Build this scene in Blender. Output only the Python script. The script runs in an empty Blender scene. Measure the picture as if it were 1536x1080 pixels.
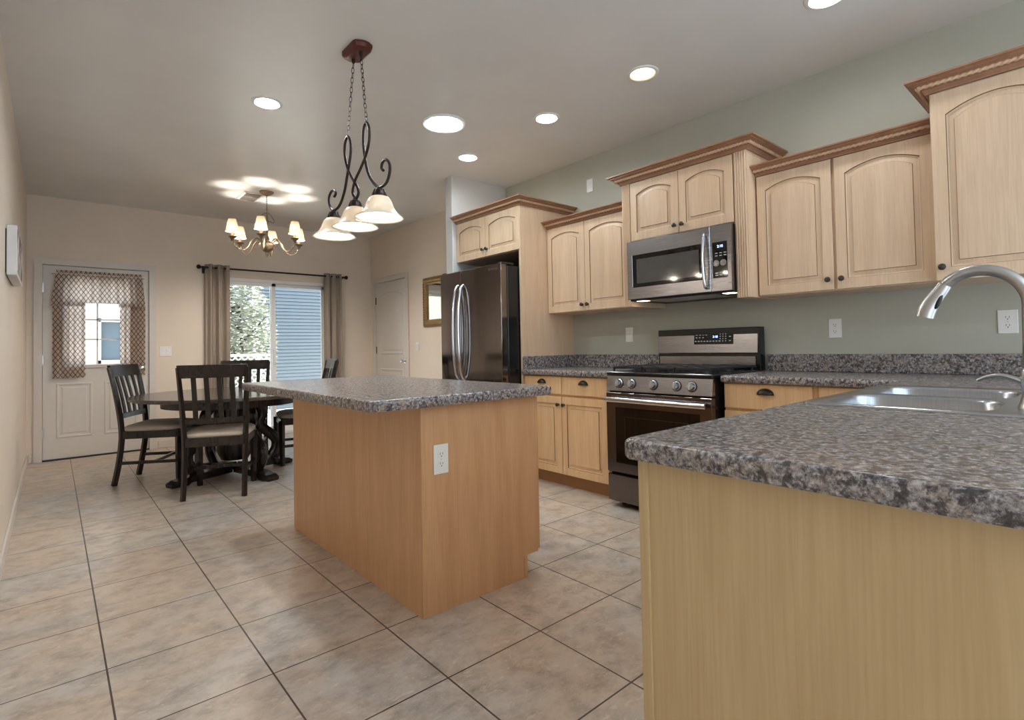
import bpy, bmesh, math, random
from mathutils import Vector, Matrix
SC = bpy.context.scene
COL = SC.collection
PI = math.pi
R = math.radians

# ------------------------------------------------------------------ camera, world, sun, exposure
FPX, CYPX, H = 792.743, 501.064, 1.094
yaw, pit, rol = R(41.027), R(1.369), R(-1.099)
fwd = Vector((math.sin(yaw)*math.cos(pit), math.cos(yaw)*math.cos(pit), math.sin(pit)))
rgt = Vector((math.cos(yaw), -math.sin(yaw), 0)); upv = rgt.cross(fwd)
cr = math.cos(rol)*rgt + math.sin(rol)*upv
cu = -math.sin(rol)*rgt + math.cos(rol)*upv
cd = bpy.data.cameras.new('camera'); cam = bpy.data.objects.new('camera', cd); COL.objects.link(cam)
m3 = Matrix((cr, cu, -fwd)).transposed()
cam.matrix_world = Matrix.Translation((0, 0, H)) @ m3.to_4x4()
cd.sensor_fit = 'HORIZONTAL'; cd.sensor_width = 36.0; cd.lens = FPX/1536*36.0
cd.shift_x = 0.0; cd.shift_y = -(540-CYPX)/1536
cd.clip_start = 0.02
SC.camera = cam

w = bpy.data.worlds.new('world'); SC.world = w; w.use_nodes = True
bgn = w.node_tree.nodes['Background']
bgn.inputs[0].default_value = (0.76, 0.88, 1.0, 1); bgn.inputs[1].default_value = 1.75

def lamp(name, kind, energy, color, loc=(0, 0, 0), rot=(0, 0, 0), **kw):
    d = bpy.data.lights.new(name, kind); d.energy = energy; d.color = color
    for k, v in kw.items(): setattr(d, k, v)
    o = bpy.data.objects.new(name, d); COL.objects.link(o); o.location = loc; o.rotation_euler = rot
    return o
sun = lamp('sun', 'SUN', 22.0, (1.0, 0.95, 0.86), angle=R(1.0))
sun.rotation_euler = Vector((-0.75, -0.02, -0.65)).to_track_quat('-Z', 'Y').to_euler()

SC.view_settings.view_transform = 'Standard'; SC.view_settings.look = 'None'
SC.view_settings.exposure = 0.70; SC.view_settings.gamma = 1.0; SC.view_settings.use_curve_mapping = False
try:
    SC.cycles.use_denoising = True
    SC.cycles.max_bounces = 8; SC.cycles.diffuse_bounces = 5; SC.cycles.glossy_bounces = 4
    SC.cycles.transmission_bounces = 6; SC.cycles.sample_clamp_indirect = 6.0
    SC.cycles.caustics_reflective = False; SC.cycles.caustics_refractive = False
except Exception:
    pass
CAN_W, TUBE_W, BULB_W, CHAND_W = 78.0, 44.0, 80.0, 980.0

# ------------------------------------------------------------------ materials
def lin(c):
    c = c/255.0
    return c/12.92 if c <= 0.04045 else ((c+0.055)/1.055)**2.4
def rgb(r, g, b): return (lin(r), lin(g), lin(b), 1)
class NT:
    def __init__(s, name):
        s.m = bpy.data.materials.new(name); s.m.use_nodes = True
        s.t = s.m.node_tree; s.b = s.t.nodes['Principled BSDF']; s.o = s.t.nodes['Material Output']
    def n(s, kind, **kw):
        x = s.t.nodes.new(kind)
        for k, v in kw.items(): setattr(x, k, v)
        return x
    def l(s, a, b): s.t.links.new(a, b)
    def coord(s, scale=(1, 1, 1), loc=(0, 0, 0), rot=(0, 0, 0)):
        c = s.n('ShaderNodeTexCoord'); mp = s.n('ShaderNodeMapping')
        mp.inputs['Scale'].default_value = scale; mp.inputs['Location'].default_value = loc; mp.inputs['Rotation'].default_value = rot
        s.l(c.outputs['Object'], mp.inputs['Vector']); return mp.outputs['Vector']
    def noise(s, vec, scale, detail=4, rough=0.55, dist=0.0):
        x = s.n('ShaderNodeTexNoise'); x.inputs['Scale'].default_value = scale; x.inputs['Detail'].default_value = detail
        x.inputs['Roughness'].default_value = rough; x.inputs['Distortion'].default_value = dist
        s.l(vec, x.inputs['Vector']); return x.outputs['Fac']
    def ramp(s, fac, stops):
        x = s.n('ShaderNodeValToRGB'); e = x.color_ramp.elements
        while len(e) < len(stops): e.new(0.5)
        for i, (p, c) in enumerate(stops): e[i].position = p; e[i].color = c
        s.l(fac, x.inputs['Fac']); return x.outputs['Color']
    def mix(s, fac, a, b, mode='MIX'):
        x = s.n('ShaderNodeMix', data_type='RGBA', blend_type=mode)
        for sock, v in ((x.inputs[0], fac), (x.inputs[6], a), (x.inputs[7], b)):
            if hasattr(v, 'is_linked'): s.l(v, sock)
            else: sock.default_value = v
        return x.outputs[2]
    def math(s, op, a, b=None):
        x = s.n('ShaderNodeMath', operation=op)
        for sock, v in ((x.inputs[0], a), (x.inputs[1], b)):
            if v is None: continue
            if hasattr(v, 'is_linked'): s.l(v, sock)
            else: sock.default_value = v
        return x.outputs[0]
    def bump(s, h, strength=0.2, dist=0.01):
        x = s.n('ShaderNodeBump'); x.inputs['Strength'].default_value = strength; x.inputs['Distance'].default_value = dist
        s.l(h, x.inputs['Height']); s.l(x.outputs['Normal'], s.b.inputs['Normal'])
    def set(s, color=None, rough=0.5, metal=0.0, spec=None):
        if color is not None:
            if hasattr(color, 'is_linked'): s.l(color, s.b.inputs['Base Color'])
            else: s.b.inputs['Base Color'].default_value = color
        if hasattr(rough, 'is_linked'): s.l(rough, s.b.inputs['Roughness'])
        else: s.b.inputs['Roughness'].default_value = rough
        s.b.inputs['Metallic'].default_value = metal
        if spec is not None: s.b.inputs['Specular IOR Level'].default_value = spec
        return s.m
M = {}
def plain(name, col, rough=0.5, metal=0.0, var=0.05, scale=18.0, spec=None):
    t = NT(name); f = t.noise(t.coord(), scale, 3)
    k = lambda q: (col[0]*q, col[1]*q, col[2]*q, 1)
    M[name] = t.set(t.ramp(f, [(0.3, k(1-var)), (0.7, k(1+var))]), rough, metal, spec); return t
def glow(name, col, strength):
    t = NT(name); t.b.inputs['Base Color'].default_value = (0.8, 0.8, 0.8, 1)
    t.b.inputs['Emission Color'].default_value = col; t.b.inputs['Emission Strength'].default_value = strength; M[name] = t.m; return t
def paint(name, col, rough=0.6):
    t = plain(name, col, rough, 0, 0.025, 3.0); t.bump(t.noise(t.coord(), 160.0, 2), 0.08, 0.004)
paint('wall_beige', rgb(226, 214, 200)); paint('wall_green', rgb(181, 181, 168)); paint('wall_white', rgb(200, 200, 198))
paint('ceiling_paint', rgb(219, 218, 217), 0.36)
plain('trim_white', rgb(214, 207, 200), 0.38, 0, 0.015)
plain('door_white', rgb(216, 212, 206), 0.4, 0, 0.015)
plain('plate_white', rgb(235, 234, 230), 0.3, 0, 0.01)
plain('slot_dark', rgb(40, 38, 36), 0.6)
def wood(name, c0, c1, c2, rough=0.36, seed=0.0):
    t = NT(name); v = t.coord((9, 9, 0.9), (seed, seed*2, seed)); f = t.noise(v, 2.2, 5, 0.6, 0.6)
    v2 = t.coord((70, 70, 2.0), (seed, 0, 0)); g = t.noise(v2, 2.5, 3, 0.5)
    v3 = t.coord((8.5, 8.5, 0.02), (seed, 0, 0)); b = t.noise(v3, 1.3, 0)
    col = t.ramp(f, [(0.25, c0), (0.5, c1), (0.75, c2)])
    dk = (c0[0]*0.80, c0[1]*0.76, c0[2]*0.70, 1)
    col = t.mix(t.math('MULTIPLY', t.math('GREATER_THAN', g, 0.0), t.math('SUBTRACT', 1.0, g)), col, dk) if False else t.mix(t.ramp(g, [(0.35, (0.30, 0.30, 0.30, 1)), (0.6, (0, 0, 0, 1))]), col, dk)
    col = t.mix(t.ramp(b, [(0.35, (0.22, 0.22, 0.22, 1)), (0.65, (0, 0, 0, 1))]), col, c2)
    M[name] = t.set(col, rough); t.bump(g, 0.05, 0.002)
wood('maple', rgb(206, 177, 147), rgb(217, 189, 159), rgb(226, 199, 170))
wood('maple_base', rgb(212, 172, 128), rgb(224, 186, 142), rgb(231, 196, 154), seed=1.7)  # maples here are one wood; tone differences, mostly lighting, are put into the colours
wood('maple_island', rgb(196, 149, 106), rgb(206, 161, 118), rgb(215, 172, 130), seed=3.1)
wood('maple_end', rgb(186, 158, 116), rgb(194, 167, 125), rgb(202, 177, 136), seed=5.3)
wood('crown_wood', rgb(140, 100, 76), rgb(156, 114, 88), rgb(170, 128, 102), 0.32, 2.2)
wood('crown_light', rgb(206, 170, 138), rgb(216, 182, 150), rgb(226, 194, 164), 0.34, 4.2)
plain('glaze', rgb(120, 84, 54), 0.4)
plain('toe_wood', rgb(170, 128, 86), 0.45)
wood('espresso', rgb(27, 21, 19), rgb(35, 27, 24), rgb(47, 38, 34), 0.26, 6.0)
wood('table_top', rgb(64, 54, 49), rgb(78, 67, 61), rgb(94, 81, 74), 0.18, 7.0)
def granite():
    t = NT('granite'); a = t.noise(t.coord(), 95.0, 8, 0.72); b = t.noise(t.coord((1, 1, 1), (3, 5, 1)), 24.0, 5, 0.62, 0.9); d = t.noise(t.coord((1, 1, 1), (7, 2, 4)), 48.0, 6, 0.7, 0.4)
    c1 = t.ramp(a, [(0.38, rgb(72, 67, 69)), (0.47, rgb(118, 113, 115)), (0.55, rgb(157, 152, 153)), (0.66, rgb(204, 198, 193))])
    c2 = t.mix(t.ramp(b, [(0.50, (0, 0, 0, 1)), (0.62, (0.42, 0.42, 0.42, 1))]), c1, rgb(164, 146, 124))
    c3 = t.mix(t.ramp(d, [(0.42, (0.80, 0.80, 0.80, 1)), (0.50, (0, 0, 0, 1))]), c2, rgb(46, 40, 42))
    M['granite'] = t.set(c3, 0.25)
granite()
def tiles():
    t = NT('floor_tile'); S = 0.424
    br = t.n('ShaderNodeTexBrick', offset=0.0, squash=1.0)
    br.inputs['Scale'].default_value = 1.0; br.inputs['Brick Width'].default_value = S; br.inputs['Row Height'].default_value = S
    br.inputs['Mortar Size'].default_value = 0.0032; br.inputs['Mortar Smooth'].default_value = 0.2; br.inputs['Bias'].default_value = 0.0
    br.inputs['Color1'].default_value = (0.30, 0.30, 0.30, 1); br.inputs['Color2'].default_value = (0.75, 0.75, 0.75, 1); br.inputs['Mortar'].default_value = (0.5, 0.5, 0.5, 1)
    t.l(t.coord((1, 1, 1), (-0.144+S*30, -1.92+S*30, 0)), br.inputs['Vector'])
    a = t.noise(t.coord((1, 1.25, 1)), 8.5, 9, 0.72, 0.15); b = t.noise(t.coord((1.0, 2.0, 1), (4, 1, 0)), 20.0, 4, 0.60, 1.3)
    e = t.noise(t.coord((1, 1, 1), (9, 3, 0)), 2.1, 3, 0.55, 0.6)
    tan = t.ramp(a, [(0.32, rgb(160, 145, 130)), (0.47, rgb(192, 176, 160)), (0.58, rgb(206, 191, 174)), (0.70, rgb(190, 179, 168))])
    gry = t.ramp(a, [(0.32, rgb(150, 145, 138)), (0.47, rgb(180, 175, 168)), (0.60, rgb(200, 195, 188))])
    base = t.mix(t.ramp(e, [(0.44, (0, 0, 0, 1)), (0.60, (0.85, 0.85, 0.85, 1))]), tan, gry)
    base = t.mix(t.ramp(b, [(0.60, (0, 0, 0, 1)), (0.67, (0.42, 0.42, 0.42, 1))]), base, rgb(230, 219, 206))
    base = t.mix(t.ramp(br.outputs['Color'], [(0.3, (0.16, 0.16, 0.16, 1)), (0.75, (0, 0, 0, 1))]), base, rgb(176, 150, 126))
    col = t.mix(br.outputs['Fac'], base, rgb(74, 62, 54))
    M['floor_tile'] = t.set(col, t.math('ADD', t.math('MULTIPLY', b, 0.18), 0.24))
    inv = t.math('SUBTRACT', 1.0, br.outputs['Fac']); t.bump(t.math('ADD', inv, t.math('MULTIPLY', b, 0.15)), 0.25, 0.003)
tiles()
def brushed(name, col, rough, vec):
    t = NT(name); f = t.noise(t.coord(vec), 6.0, 3, 0.6)
    k = lambda q: (col[0]*q, col[1]*q, col[2]*q, 1)
    t.set(t.ramp(f, [(0.3, k(0.9)), (0.7, k(1.08))]), t.math('ADD', t.math('MULTIPLY', f, 0.10), rough-0.05), 1.0); M[name] = t.m
brushed('black_steel', rgb(136, 129, 126), 0.10, (1, 60, 1))
brushed('door_steel', rgb(116, 110, 109), 0.20, (1, 60, 1)); brushed('dark_steel', rgb(158, 155, 157), 0.26, (1, 1, 60))
brushed('steel', rgb(176, 180, 186), 0.25, (1, 40, 1))
plain('nickel', rgb(186, 184, 182), 0.30, 1.0, 0.02, 4)
brushed('bright_steel', rgb(214, 214, 218), 0.15, (1, 40, 1))
plain('black_enamel', rgb(22, 22, 25), 0.18); plain('black_matte', rgb(26, 26, 28), 0.5); plain('cast_iron', rgb(30, 31, 34), 0.38)
plain('black_glass', rgb(10, 9, 9), 0.05, 0, 0.02); plain('oven_glass', rgb(16, 12, 10), 0.06)
plain('mesh_glass', rgb(92, 90, 88), 0.07, 0.35)
plain('pewter', rgb(84, 80, 74), 0.34, 0.85); plain('dark_bronze', rgb(58, 50, 48), 0.34, 0.7); plain('rust_bronze', rgb(92, 48, 38), 0.35, 0.4)
plain('iron', rgb(56, 46, 44), 0.36, 0.65); plain('antique', rgb(128, 112, 92), 0.40, 0.6, 0.25, 60); plain('black_rod', rgb(28, 24, 24), 0.4, 0.3)
plain('candle', rgb(222, 205, 180), 0.5); plain('gold_leaf', rgb(150, 122, 78), 0.42, 0.55, 0.35, 70)
plain('seat_fabric', rgb(186, 174, 160), 0.8, 0, 0.06, 90); plain('drape', rgb(160, 148, 136), 0.85, 0, 0.05, 60)
plain('drape_lining', rgb(186, 168, 152), 0.85); plain('print_white', rgb(222, 220, 220), 0.6, 0, 0.03)
plain('button_white', rgb(205, 205, 205), 0.5); plain('vinyl_white', rgb(236, 236, 236), 0.35, 0, 0.01)
M['mirror_glass'] = NT('mirror_glass').set(rgb(225, 228, 228), 0.02, 1.0)
glow('can_lens', (0.92, 0.97, 1.0, 1), CAN_W); glow('can_lens_strong', (0.92, 0.97, 1.0, 1), CAN_W*2.8); glow('can_lens_warm', (1.0, 0.86, 0.68, 1), CAN_W*0.4); glow('tube_lens', (0.80, 0.95, 1.0, 1), TUBE_W)
glow('bulb', (1.0, 0.90, 0.76, 1), BULB_W); glow('candle_bulb', (1.0, 0.89, 0.76, 1), CHAND_W)
glow('display_blue', (0.25, 0.38, 1.0, 1), 3.0); glow('hood_lamp', (1.0, 0.80, 0.55, 1), 5.0)
plain('can_baffle', rgb(232, 214, 176), 0.35)
def pane():
    t = NT('pane_glass'); tr = t.n('ShaderNodeBsdfTransparent'); tr.inputs[0].default_value = (0.93, 0.96, 0.97, 1)
    gl = t.n('ShaderNodeBsdfGlossy'); gl.inputs['Roughness'].default_value = 0.02
    fr = t.n('ShaderNodeFresnel'); fr.inputs[0].default_value = 1.25
    mx = t.n('ShaderNodeMixShader'); t.l(fr.outputs[0], mx.inputs[0]); t.l(tr.outputs[0], mx.inputs[1]); t.l(gl.outputs[0], mx.inputs[2])
    t.l(mx.outputs[0], t.o.inputs['Surface']); M['pane_glass'] = t.m
pane()
def translucent(name, color, amount, rough=0.4, vary=None):
    t = NT(name); t.set(color, rough); tl = t.n('ShaderNodeBsdfTranslucent')
    if hasattr(color, 'is_linked'): t.l(color, tl.inputs[0])
    else: tl.inputs[0].default_value = color
    mx = t.n('ShaderNodeMixShader'); mx.inputs[0].default_value = amount
    t.l(t.b.outputs[0], mx.inputs[1]); t.l(tl.outputs[0], mx.inputs[2]); t.l(mx.outputs[0], t.o.inputs['Surface']); M[name] = t.m
    return t
def alabaster():
    t = NT('alabaster'); f = t.noise(t.coord(), 14.0, 4, 0.6, 1.5)
    c = t.ramp(f, [(0.3, rgb(244, 232, 210)), (0.7, rgb(252, 244, 228))]); t.set(c, 0.25)
    tl = t.n('ShaderNodeBsdfTranslucent'); t.l(c, tl.inputs[0]); mx = t.n('ShaderNodeMixShader'); mx.inputs[0].default_value = 0.12
    t.l(t.b.outputs[0], mx.inputs[1]); t.l(tl.outputs[0], mx.inputs[2]); t.l(mx.outputs[0], t.o.inputs['Surface']); M['alabaster'] = t.m
alabaster()
def shade_cloth():
    t = NT('shade_cloth'); c = t.ramp(t.noise(t.coord((30, 30, 1)), 4.0, 3), [(0.3, rgb(232, 206, 168)), (0.7, rgb(246, 226, 196))]); t.set(c, 0.8)
    tl = t.n('ShaderNodeBsdfTranslucent'); t.l(c, tl.inputs[0]); mx = t.n('ShaderNodeMixShader'); mx.inputs[0].default_value = 0.013
    t.l(t.b.outputs[0], mx.inputs[1]); t.l(tl.outputs[0], mx.inputs[2]); t.l(mx.outputs[0], t.o.inputs['Surface']); M['shade_cloth'] = t.m
shade_cloth()
def trellis():
    t = NT('trellis_cloth'); c = t.n('ShaderNodeTexCoord'); sp = t.n('ShaderNodeSeparateXYZ'); t.l(c.outputs['Object'], sp.inputs[0])
    u = t.math('MULTIPLY', sp.outputs['X'], 1/0.040); v = t.math('MULTIPLY', sp.outputs['Z'], 1/0.062)
    def band(q):
        fr = t.math('FRACT', t.math('ADD', q, 50.0)); return t.math('ABSOLUTE', t.math('SUBTRACT', fr, 0.5))
    a = band(t.math('ADD', u, v)); b = band(t.math('SUBTRACT', u, v))
    m = t.math('GREATER_THAN', t.math('MAXIMUM', a, b), 0.415)
    col = t.mix(m, rgb(232, 222, 214), rgb(118, 80, 68)); t.set(col, 0.85)
    tl = t.n('ShaderNodeBsdfTranslucent'); t.l(col, tl.inputs[0]); mx = t.n('ShaderNodeMixShader'); mx.inputs[0].default_value = 0.8
    t.l(t.b.outputs[0], mx.inputs[1]); t.l(tl.outputs[0], mx.inputs[2]); t.l(mx.outputs[0], t.o.inputs['Surface']); M['trellis_cloth'] = t.m
trellis()
def siding():
    t = NT('siding_paint'); M['siding_paint'] = t.set(rgb(118, 128, 137), 0.6)
siding()
plain('stucco', rgb(206, 190, 180), 0.8); plain('house_glass', rgb(96, 112, 124), 0.1); plain('bark', rgb(78, 66, 56), 0.8)
plain('leaf', rgb(156, 160, 146), 0.5, 0, 0.3, 8); plain('leaf_dark', rgb(48, 58, 50), 0.5, 0, 0.3, 8); plain('patio', rgb(205, 200, 194), 0.8, 0, 0.1, 6)
def photo_print():
    t = NT('photo_print'); f = t.noise(t.coord((1, 7, 3.5), (0, 2, 0)), 1.6, 4, 0.55)
    M['photo_print'] = t.set(t.ramp(f, [(0.44, rgb(30, 28, 28)), (0.50, rgb(110, 106, 104)), (0.54, rgb(226, 222, 216))]), 0.5)
photo_print()

# ------------------------------------------------------------------ mesh building
class MB:
    def __init__(s): s.bm = bmesh.new(); s.mi = 0
    def vs(s, pts): return [s.bm.verts.new(p) for p in pts]
    def f(s, vl):
        try:
            fc = s.bm.faces.new(vl); fc.material_index = s.mi; return fc
        except ValueError: return None
    def box(s, x0, x1, y0, y1, z0, z1, Mx=None):
        p = [(x, y, z) for z in (z0, z1) for (x, y) in ((x0, y0), (x1, y0), (x1, y1), (x0, y1))]
        if Mx is not None: p = [Mx @ Vector(q) for q in p]
        v = s.vs(p)
        for q in ((3, 2, 1, 0), (4, 5, 6, 7), (0, 1, 5, 4), (1, 2, 6, 5), (2, 3, 7, 6), (3, 0, 4, 7)): s.f([v[i] for i in q])
        return s
    def loops(s, ls, close0=False, close1=False, cyc=True):
        vv = [s.vs(l) for l in ls]; n = len(vv[0])
        for a, b in zip(vv, vv[1:]):
            for i in range(n if cyc else n-1): s.f([a[i], a[(i+1) % n], b[(i+1) % n], b[i]])
        if close0: s.f(list(reversed(vv[0])))
        if close1: s.f(vv[-1])
        return vv
    def tube(s, pts, r, n=10, closed=False, sq=(1, 1), up=None):
        pts = [Vector(p) for p in pts]; N = len(pts); rs = r if isinstance(r, (list, tuple)) else [r]*N
        ls = []; ref = Vector(up) if up else None
        for i, p in enumerate(pts):
            if closed: t = pts[(i+1) % N]-pts[i-1]
            else: t = pts[min(i+1, N-1)]-pts[max(i-1, 0)]
            t.normalize()
            if ref is None:
                ref = Vector((0, 0, 1)) if abs(t.z) < 0.9 else Vector((1, 0, 0))
            b = t.cross(ref)
            if b.length < 1e-6: b = t.cross(Vector((0.3, 1, 0.2)))
            b.normalize(); nn = b.cross(t)
            if not up: ref = nn
            ls.append([p + rs[i]*(math.cos(2*PI*k/n)*nn*sq[0] + math.sin(2*PI*k/n)*b*sq[1]) for k in range(n)])
        if closed: ls.append(ls[0]); s.loops(ls)
        else: s.loops(ls, True, True)
        return s
    def lathe(s, prof, c=(0, 0, 0), n=24, Mx=None, cap0=False, cap1=False, sx=1, sy=1, a0=0.0, wob=None):
        ls = []
        for (r, z) in prof:
            l = []
            for k in range(n):
                a = a0+2*PI*k/n; q = r*(wob(a) if wob else 1)
                p = Vector((q*math.cos(a)*sx, q*math.sin(a)*sy, z))
                if Mx is not None: p = Mx @ p
                l.append(p+Vector(c))
            ls.append(l)
        s.loops(ls, cap0, cap1); return s
    def ball(s, c, r, n=14, sz=1.0, Mx=None):
        k = n//2
        return s.lathe([(r*math.sin(PI*i/k)+1e-4, -r*sz*math.cos(PI*i/k)) for i in range(k+1)], c, n, Mx, True, True)
    def prism(s, pts, ax, a0, a1):
        def P(u, v, w): return (w, u, v) if ax == 'x' else ((u, w, v) if ax == 'y' else (u, v, w))
        s.loops([[P(u, v, a0) for u, v in pts], [P(u, v, a1) for u, v in pts]], True, True); return s
def wloc(o):
    v = Vector((0, 0, 0))
    while o is not None: v += o.location; o = o.parent
    return v
def obj(name, mb, mat, parent=None, smooth=False, bevel=0.0, seg=2, angle=38, origin=None):
    bm = mb.bm; bmesh.ops.remove_doubles(bm, verts=bm.verts, dist=1e-6)
    bmesh.ops.recalc_face_normals(bm, faces=bm.faces)
    off = wloc(parent) if parent is not None else Vector(origin or (0, 0, 0))
    if off.length: bmesh.ops.translate(bm, verts=bm.verts, vec=-off)
    me = bpy.data.meshes.new(name); bm.to_mesh(me); bm.free()
    for mt in (mat if isinstance(mat, (list, tuple)) else [mat]): me.materials.append(M[mt])
    o = bpy.data.objects.new(name, me); COL.objects.link(o)
    if parent is not None: o.parent = parent
    elif origin: o.location = origin
    if smooth:
        for p in me.polygons: p.use_smooth = True
        if smooth != 'all': me.set_sharp_from_angle(angle=R(angle))
    if bevel:
        b = o.modifiers.new('bevel', 'BEVEL'); b.width = bevel; b.segments = seg; b.limit_method = 'ANGLE'; b.angle_limit = R(40)
    return o
def tag(o, label=None, cat=None, group=None, kind=None):
    if label: o['label'] = label
    if cat: o['category'] = cat
    if group: o['group'] = group
    if kind: o['kind'] = kind
    return o
def thing(name, loc, label, cat, group=None, kind=None):
    o = bpy.data.objects.new(name, None); COL.objects.link(o); o.location = loc; o.empty_display_size = 0.1
    return tag(o, label, cat, group, kind)
def copy_tree(o, parent=None):
    c = o.copy(); COL.objects.link(c); c.parent = parent
    for ch in list(o.children): copy_tree(ch, c)
    return c
def text(name, body, size, place, mat, parent, depth=0.0004, sx=1.0):
    """lettering: place(x, y, d) maps the text plane to the world"""
    cu_ = bpy.data.curves.new(name, 'FONT'); cu_.body = body; cu_.size = size; cu_.extrude = depth; cu_.align_x = 'CENTER'; cu_.align_y = 'CENTER'
    to = bpy.data.objects.new(name, cu_); COL.objects.link(to)
    dg = bpy.context.evaluated_depsgraph_get(); me = bpy.data.meshes.new_from_object(to.evaluated_get(dg))
    bpy.data.objects.remove(to); off = wloc(parent)
    for v in me.vertices: v.co = Vector(place(v.co.x*sx, v.co.y, v.co.z))-off
    me.materials.clear(); me.materials.append(M[mat])
    o = bpy.data.objects.new(name, me); COL.objects.link(o); o.parent = parent; return o
def facing_left(X, Y, Z): return lambda x, y, d: (X-d, Y-x, Z+y)

def catmull(pts, k=6, closed=False):
    P = [Vector(p) for p in pts]; N = len(P); out = []
    for i in range(N if closed else N-1):
        if closed: a, b, c, d = P[i-1], P[i], P[(i+1) % N], P[(i+2) % N]
        else: a, b, c, d = P[max(i-1, 0)], P[i], P[i+1], P[min(i+2, N-1)]
        for j in range(k):
            t = j/k
            out.append(0.5*((2*b)+(-a+c)*t+(2*a-5*b+4*c-d)*t*t+(-a+3*b-3*c+d)*t**3))
    if not closed: out.append(P[-1])
    return out
def outline(poly, rad, d, seg=6):
    """ccw polygon inset by d, corners rounded"""
    n = len(poly); lines = []
    for i in range(n):
        a, b = Vector(poly[i]), Vector(poly[(i+1) % n]); t = (b-a).normalized(); nr = Vector((-t.y, t.x)); lines.append((a+nr*d, t))
    out = []
    for i in range(n):
        p1, t1 = lines[i-1]; p2, t2 = lines[i]; cr_ = t1.x*t2.y-t1.y*t2.x
        q = p2-p1; s_ = (q.x*t2.y-q.y*t2.x)/cr_; v = p1+t1*s_
        conv = cr_ > 0; r = max(rad[i]-d, 0.0008) if conv else max(rad[i]+d, 0.0008)
        ang = abs(math.atan2(cr_, t1.dot(t2))); L = r*math.tan(ang/2)
        a, b = v-t1*L, v+t2*L; nr = Vector((-t1.y, t1.x))*(1 if conv else -1); c = a+nr*r
        a0 = math.atan2((a-c).y, (a-c).x); da = ang if conv else -ang
        for k in range(seg+1): out.append((c.x+r*math.cos(a0+da*k/seg), c.y+r*math.sin(a0+da*k/seg)))
    return out
def rrect(x0, x1, y0, y1, r, seg=6): return outline([(x0, y0), (x1, y0), (x1, y1), (x0, y1)], [r]*4, 0.0, seg)
def fill(mb, loops_, z):
    es = []; out = []
    for l in loops_:
        v = mb.vs([(x, y, z) for x, y in l]); out.append(v)
        for i in range(len(v)): es.append(mb.bm.edges.new((v[i], v[(i+1) % len(v)])))
    r = bmesh.ops.triangle_fill(mb.bm, edges=es, use_beauty=True)
    for g in r['geom']:
        if isinstance(g, bmesh.types.BMFace): g.material_index = mb.mi
    return out

# ------------------------------------------------------------------ key dimensions (metres)
XL, YD, XW, ZC = -0.202, 7.309, 3.583, 2.755
YB = -1.5                        # shell is cut here, rear left open so sky light fills the room
CT = 0.905                       # worktop height
YP, YF = 3.259, 4.175            # tall panel, wing wall beside the refrigerator

# ------------------------------------------------------------------ room shell
tag(obj('floor', MB().box(XL-0.12, XW+0.12, YB, YD+0.12, -0.12, 0.0), 'floor_tile'), 'beige square ceramic tile floor with dark grout', 'floor', kind='structure')
CANS = [(1.080, 3.690, 'strong'), (2.716, 2.691, 'wide'), (2.731, 1.871, 'deep'), (2.738, 3.688, 'wide'), (2.821, 0.879, 'wide'), (1.080, 1.750, 'wide')]
CR, TUBE = 0.074, (2.184, 3.231, 0.140)
def circle(x, y, r, n=28): return [(x+r*math.cos(2*PI*k/n), y+r*math.sin(2*PI*k/n)) for k in range(n)]
mb = MB(); fill(mb, [[(XL-0.12, YB), (XW+0.12, YB), (XW+0.12, YD+0.12), (XL-0.12, YD+0.12)]]+[circle(x, y, CR) for x, y, k in CANS]+[circle(*TUBE)], ZC)
mb.box(XL-0.12, XW+0.12, YB, YD+0.12, 3.05, 3.15)  # unseen slab added above the ceiling to block outside light
tag(obj('ceiling', mb, 'ceiling_paint'), 'flat off white ceiling over kitchen and dining area', 'ceiling', kind='structure')
tag(obj('wall_left', MB().box(XL-0.12, XL, YB, YD+0.12, 0, 3.05), 'wall_beige'), 'plain beige wall along the left edge', 'wall', kind='structure')
DX0, DX1, SX0, SX1 = -0.076, 0.835, 1.45, 2.95      # entry door and sliding door openings
mb = MB()
mb.box(XL, DX0-0.02, YD, YD+0.12, 0, 3.05).box(DX1+0.02, SX0, YD, YD+0.12, 0, 3.05).box(SX1, XW, YD, YD+0.12, 0, 3.05)
mb.box(DX0-0.02, DX1+0.02, YD, YD+0.12, 2.06, 3.05).box(SX0, SX1, YD, YD+0.12, 2.035, 3.05)
tag(obj('wall_back', mb, 'wall_beige'), 'beige dining wall with the entry door and sliding door', 'wall', kind='structure')
mb = MB(); mb.box(XW, XW+0.12, YB, YF, 0, 3.05)
tag(obj('wall_right', mb, 'wall_green'), 'sage green wall behind the range and cabinets', 'wall', kind='structure')
IY0, IY1 = 6.268, 7.160
mb = MB(); mb.box(XW, XW+0.12, YF, IY0-0.02, 0, 3.05).box(XW, XW+0.12, IY1+0.02, YD+0.12, 0, 3.05).box(XW, XW+0.12, IY0-0.02, IY1+0.02, 2.065, 3.05)
mb.box(XW+0.10, XW+0.12, IY0-0.02, IY1+0.02, 0, 2.065)
tag(obj('wall_right_dining', mb, 'wall_beige'), 'beige dining wall with the white interior door', 'wall', kind='structure')
tag(obj('wall_wing', MB().box(2.899, XW, YF, YF+0.118, 0, ZC+0.1), 'wall_white', bevel=0.012, seg=3), 'short pale wing wall left of the refrigerator', 'wall', kind='structure')
def baseboard(name, path_boxes, label):
    mb = MB()
    for b in path_boxes: mb.box(*b)
    tag(obj(name, mb, 'trim_white', bevel=0.005), label, 'baseboard', kind='structure')
baseboard('baseboard_left', [(XL, XL+0.014, YB, YD, 0, 0.085)], 'white baseboard along the left wall')
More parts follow.
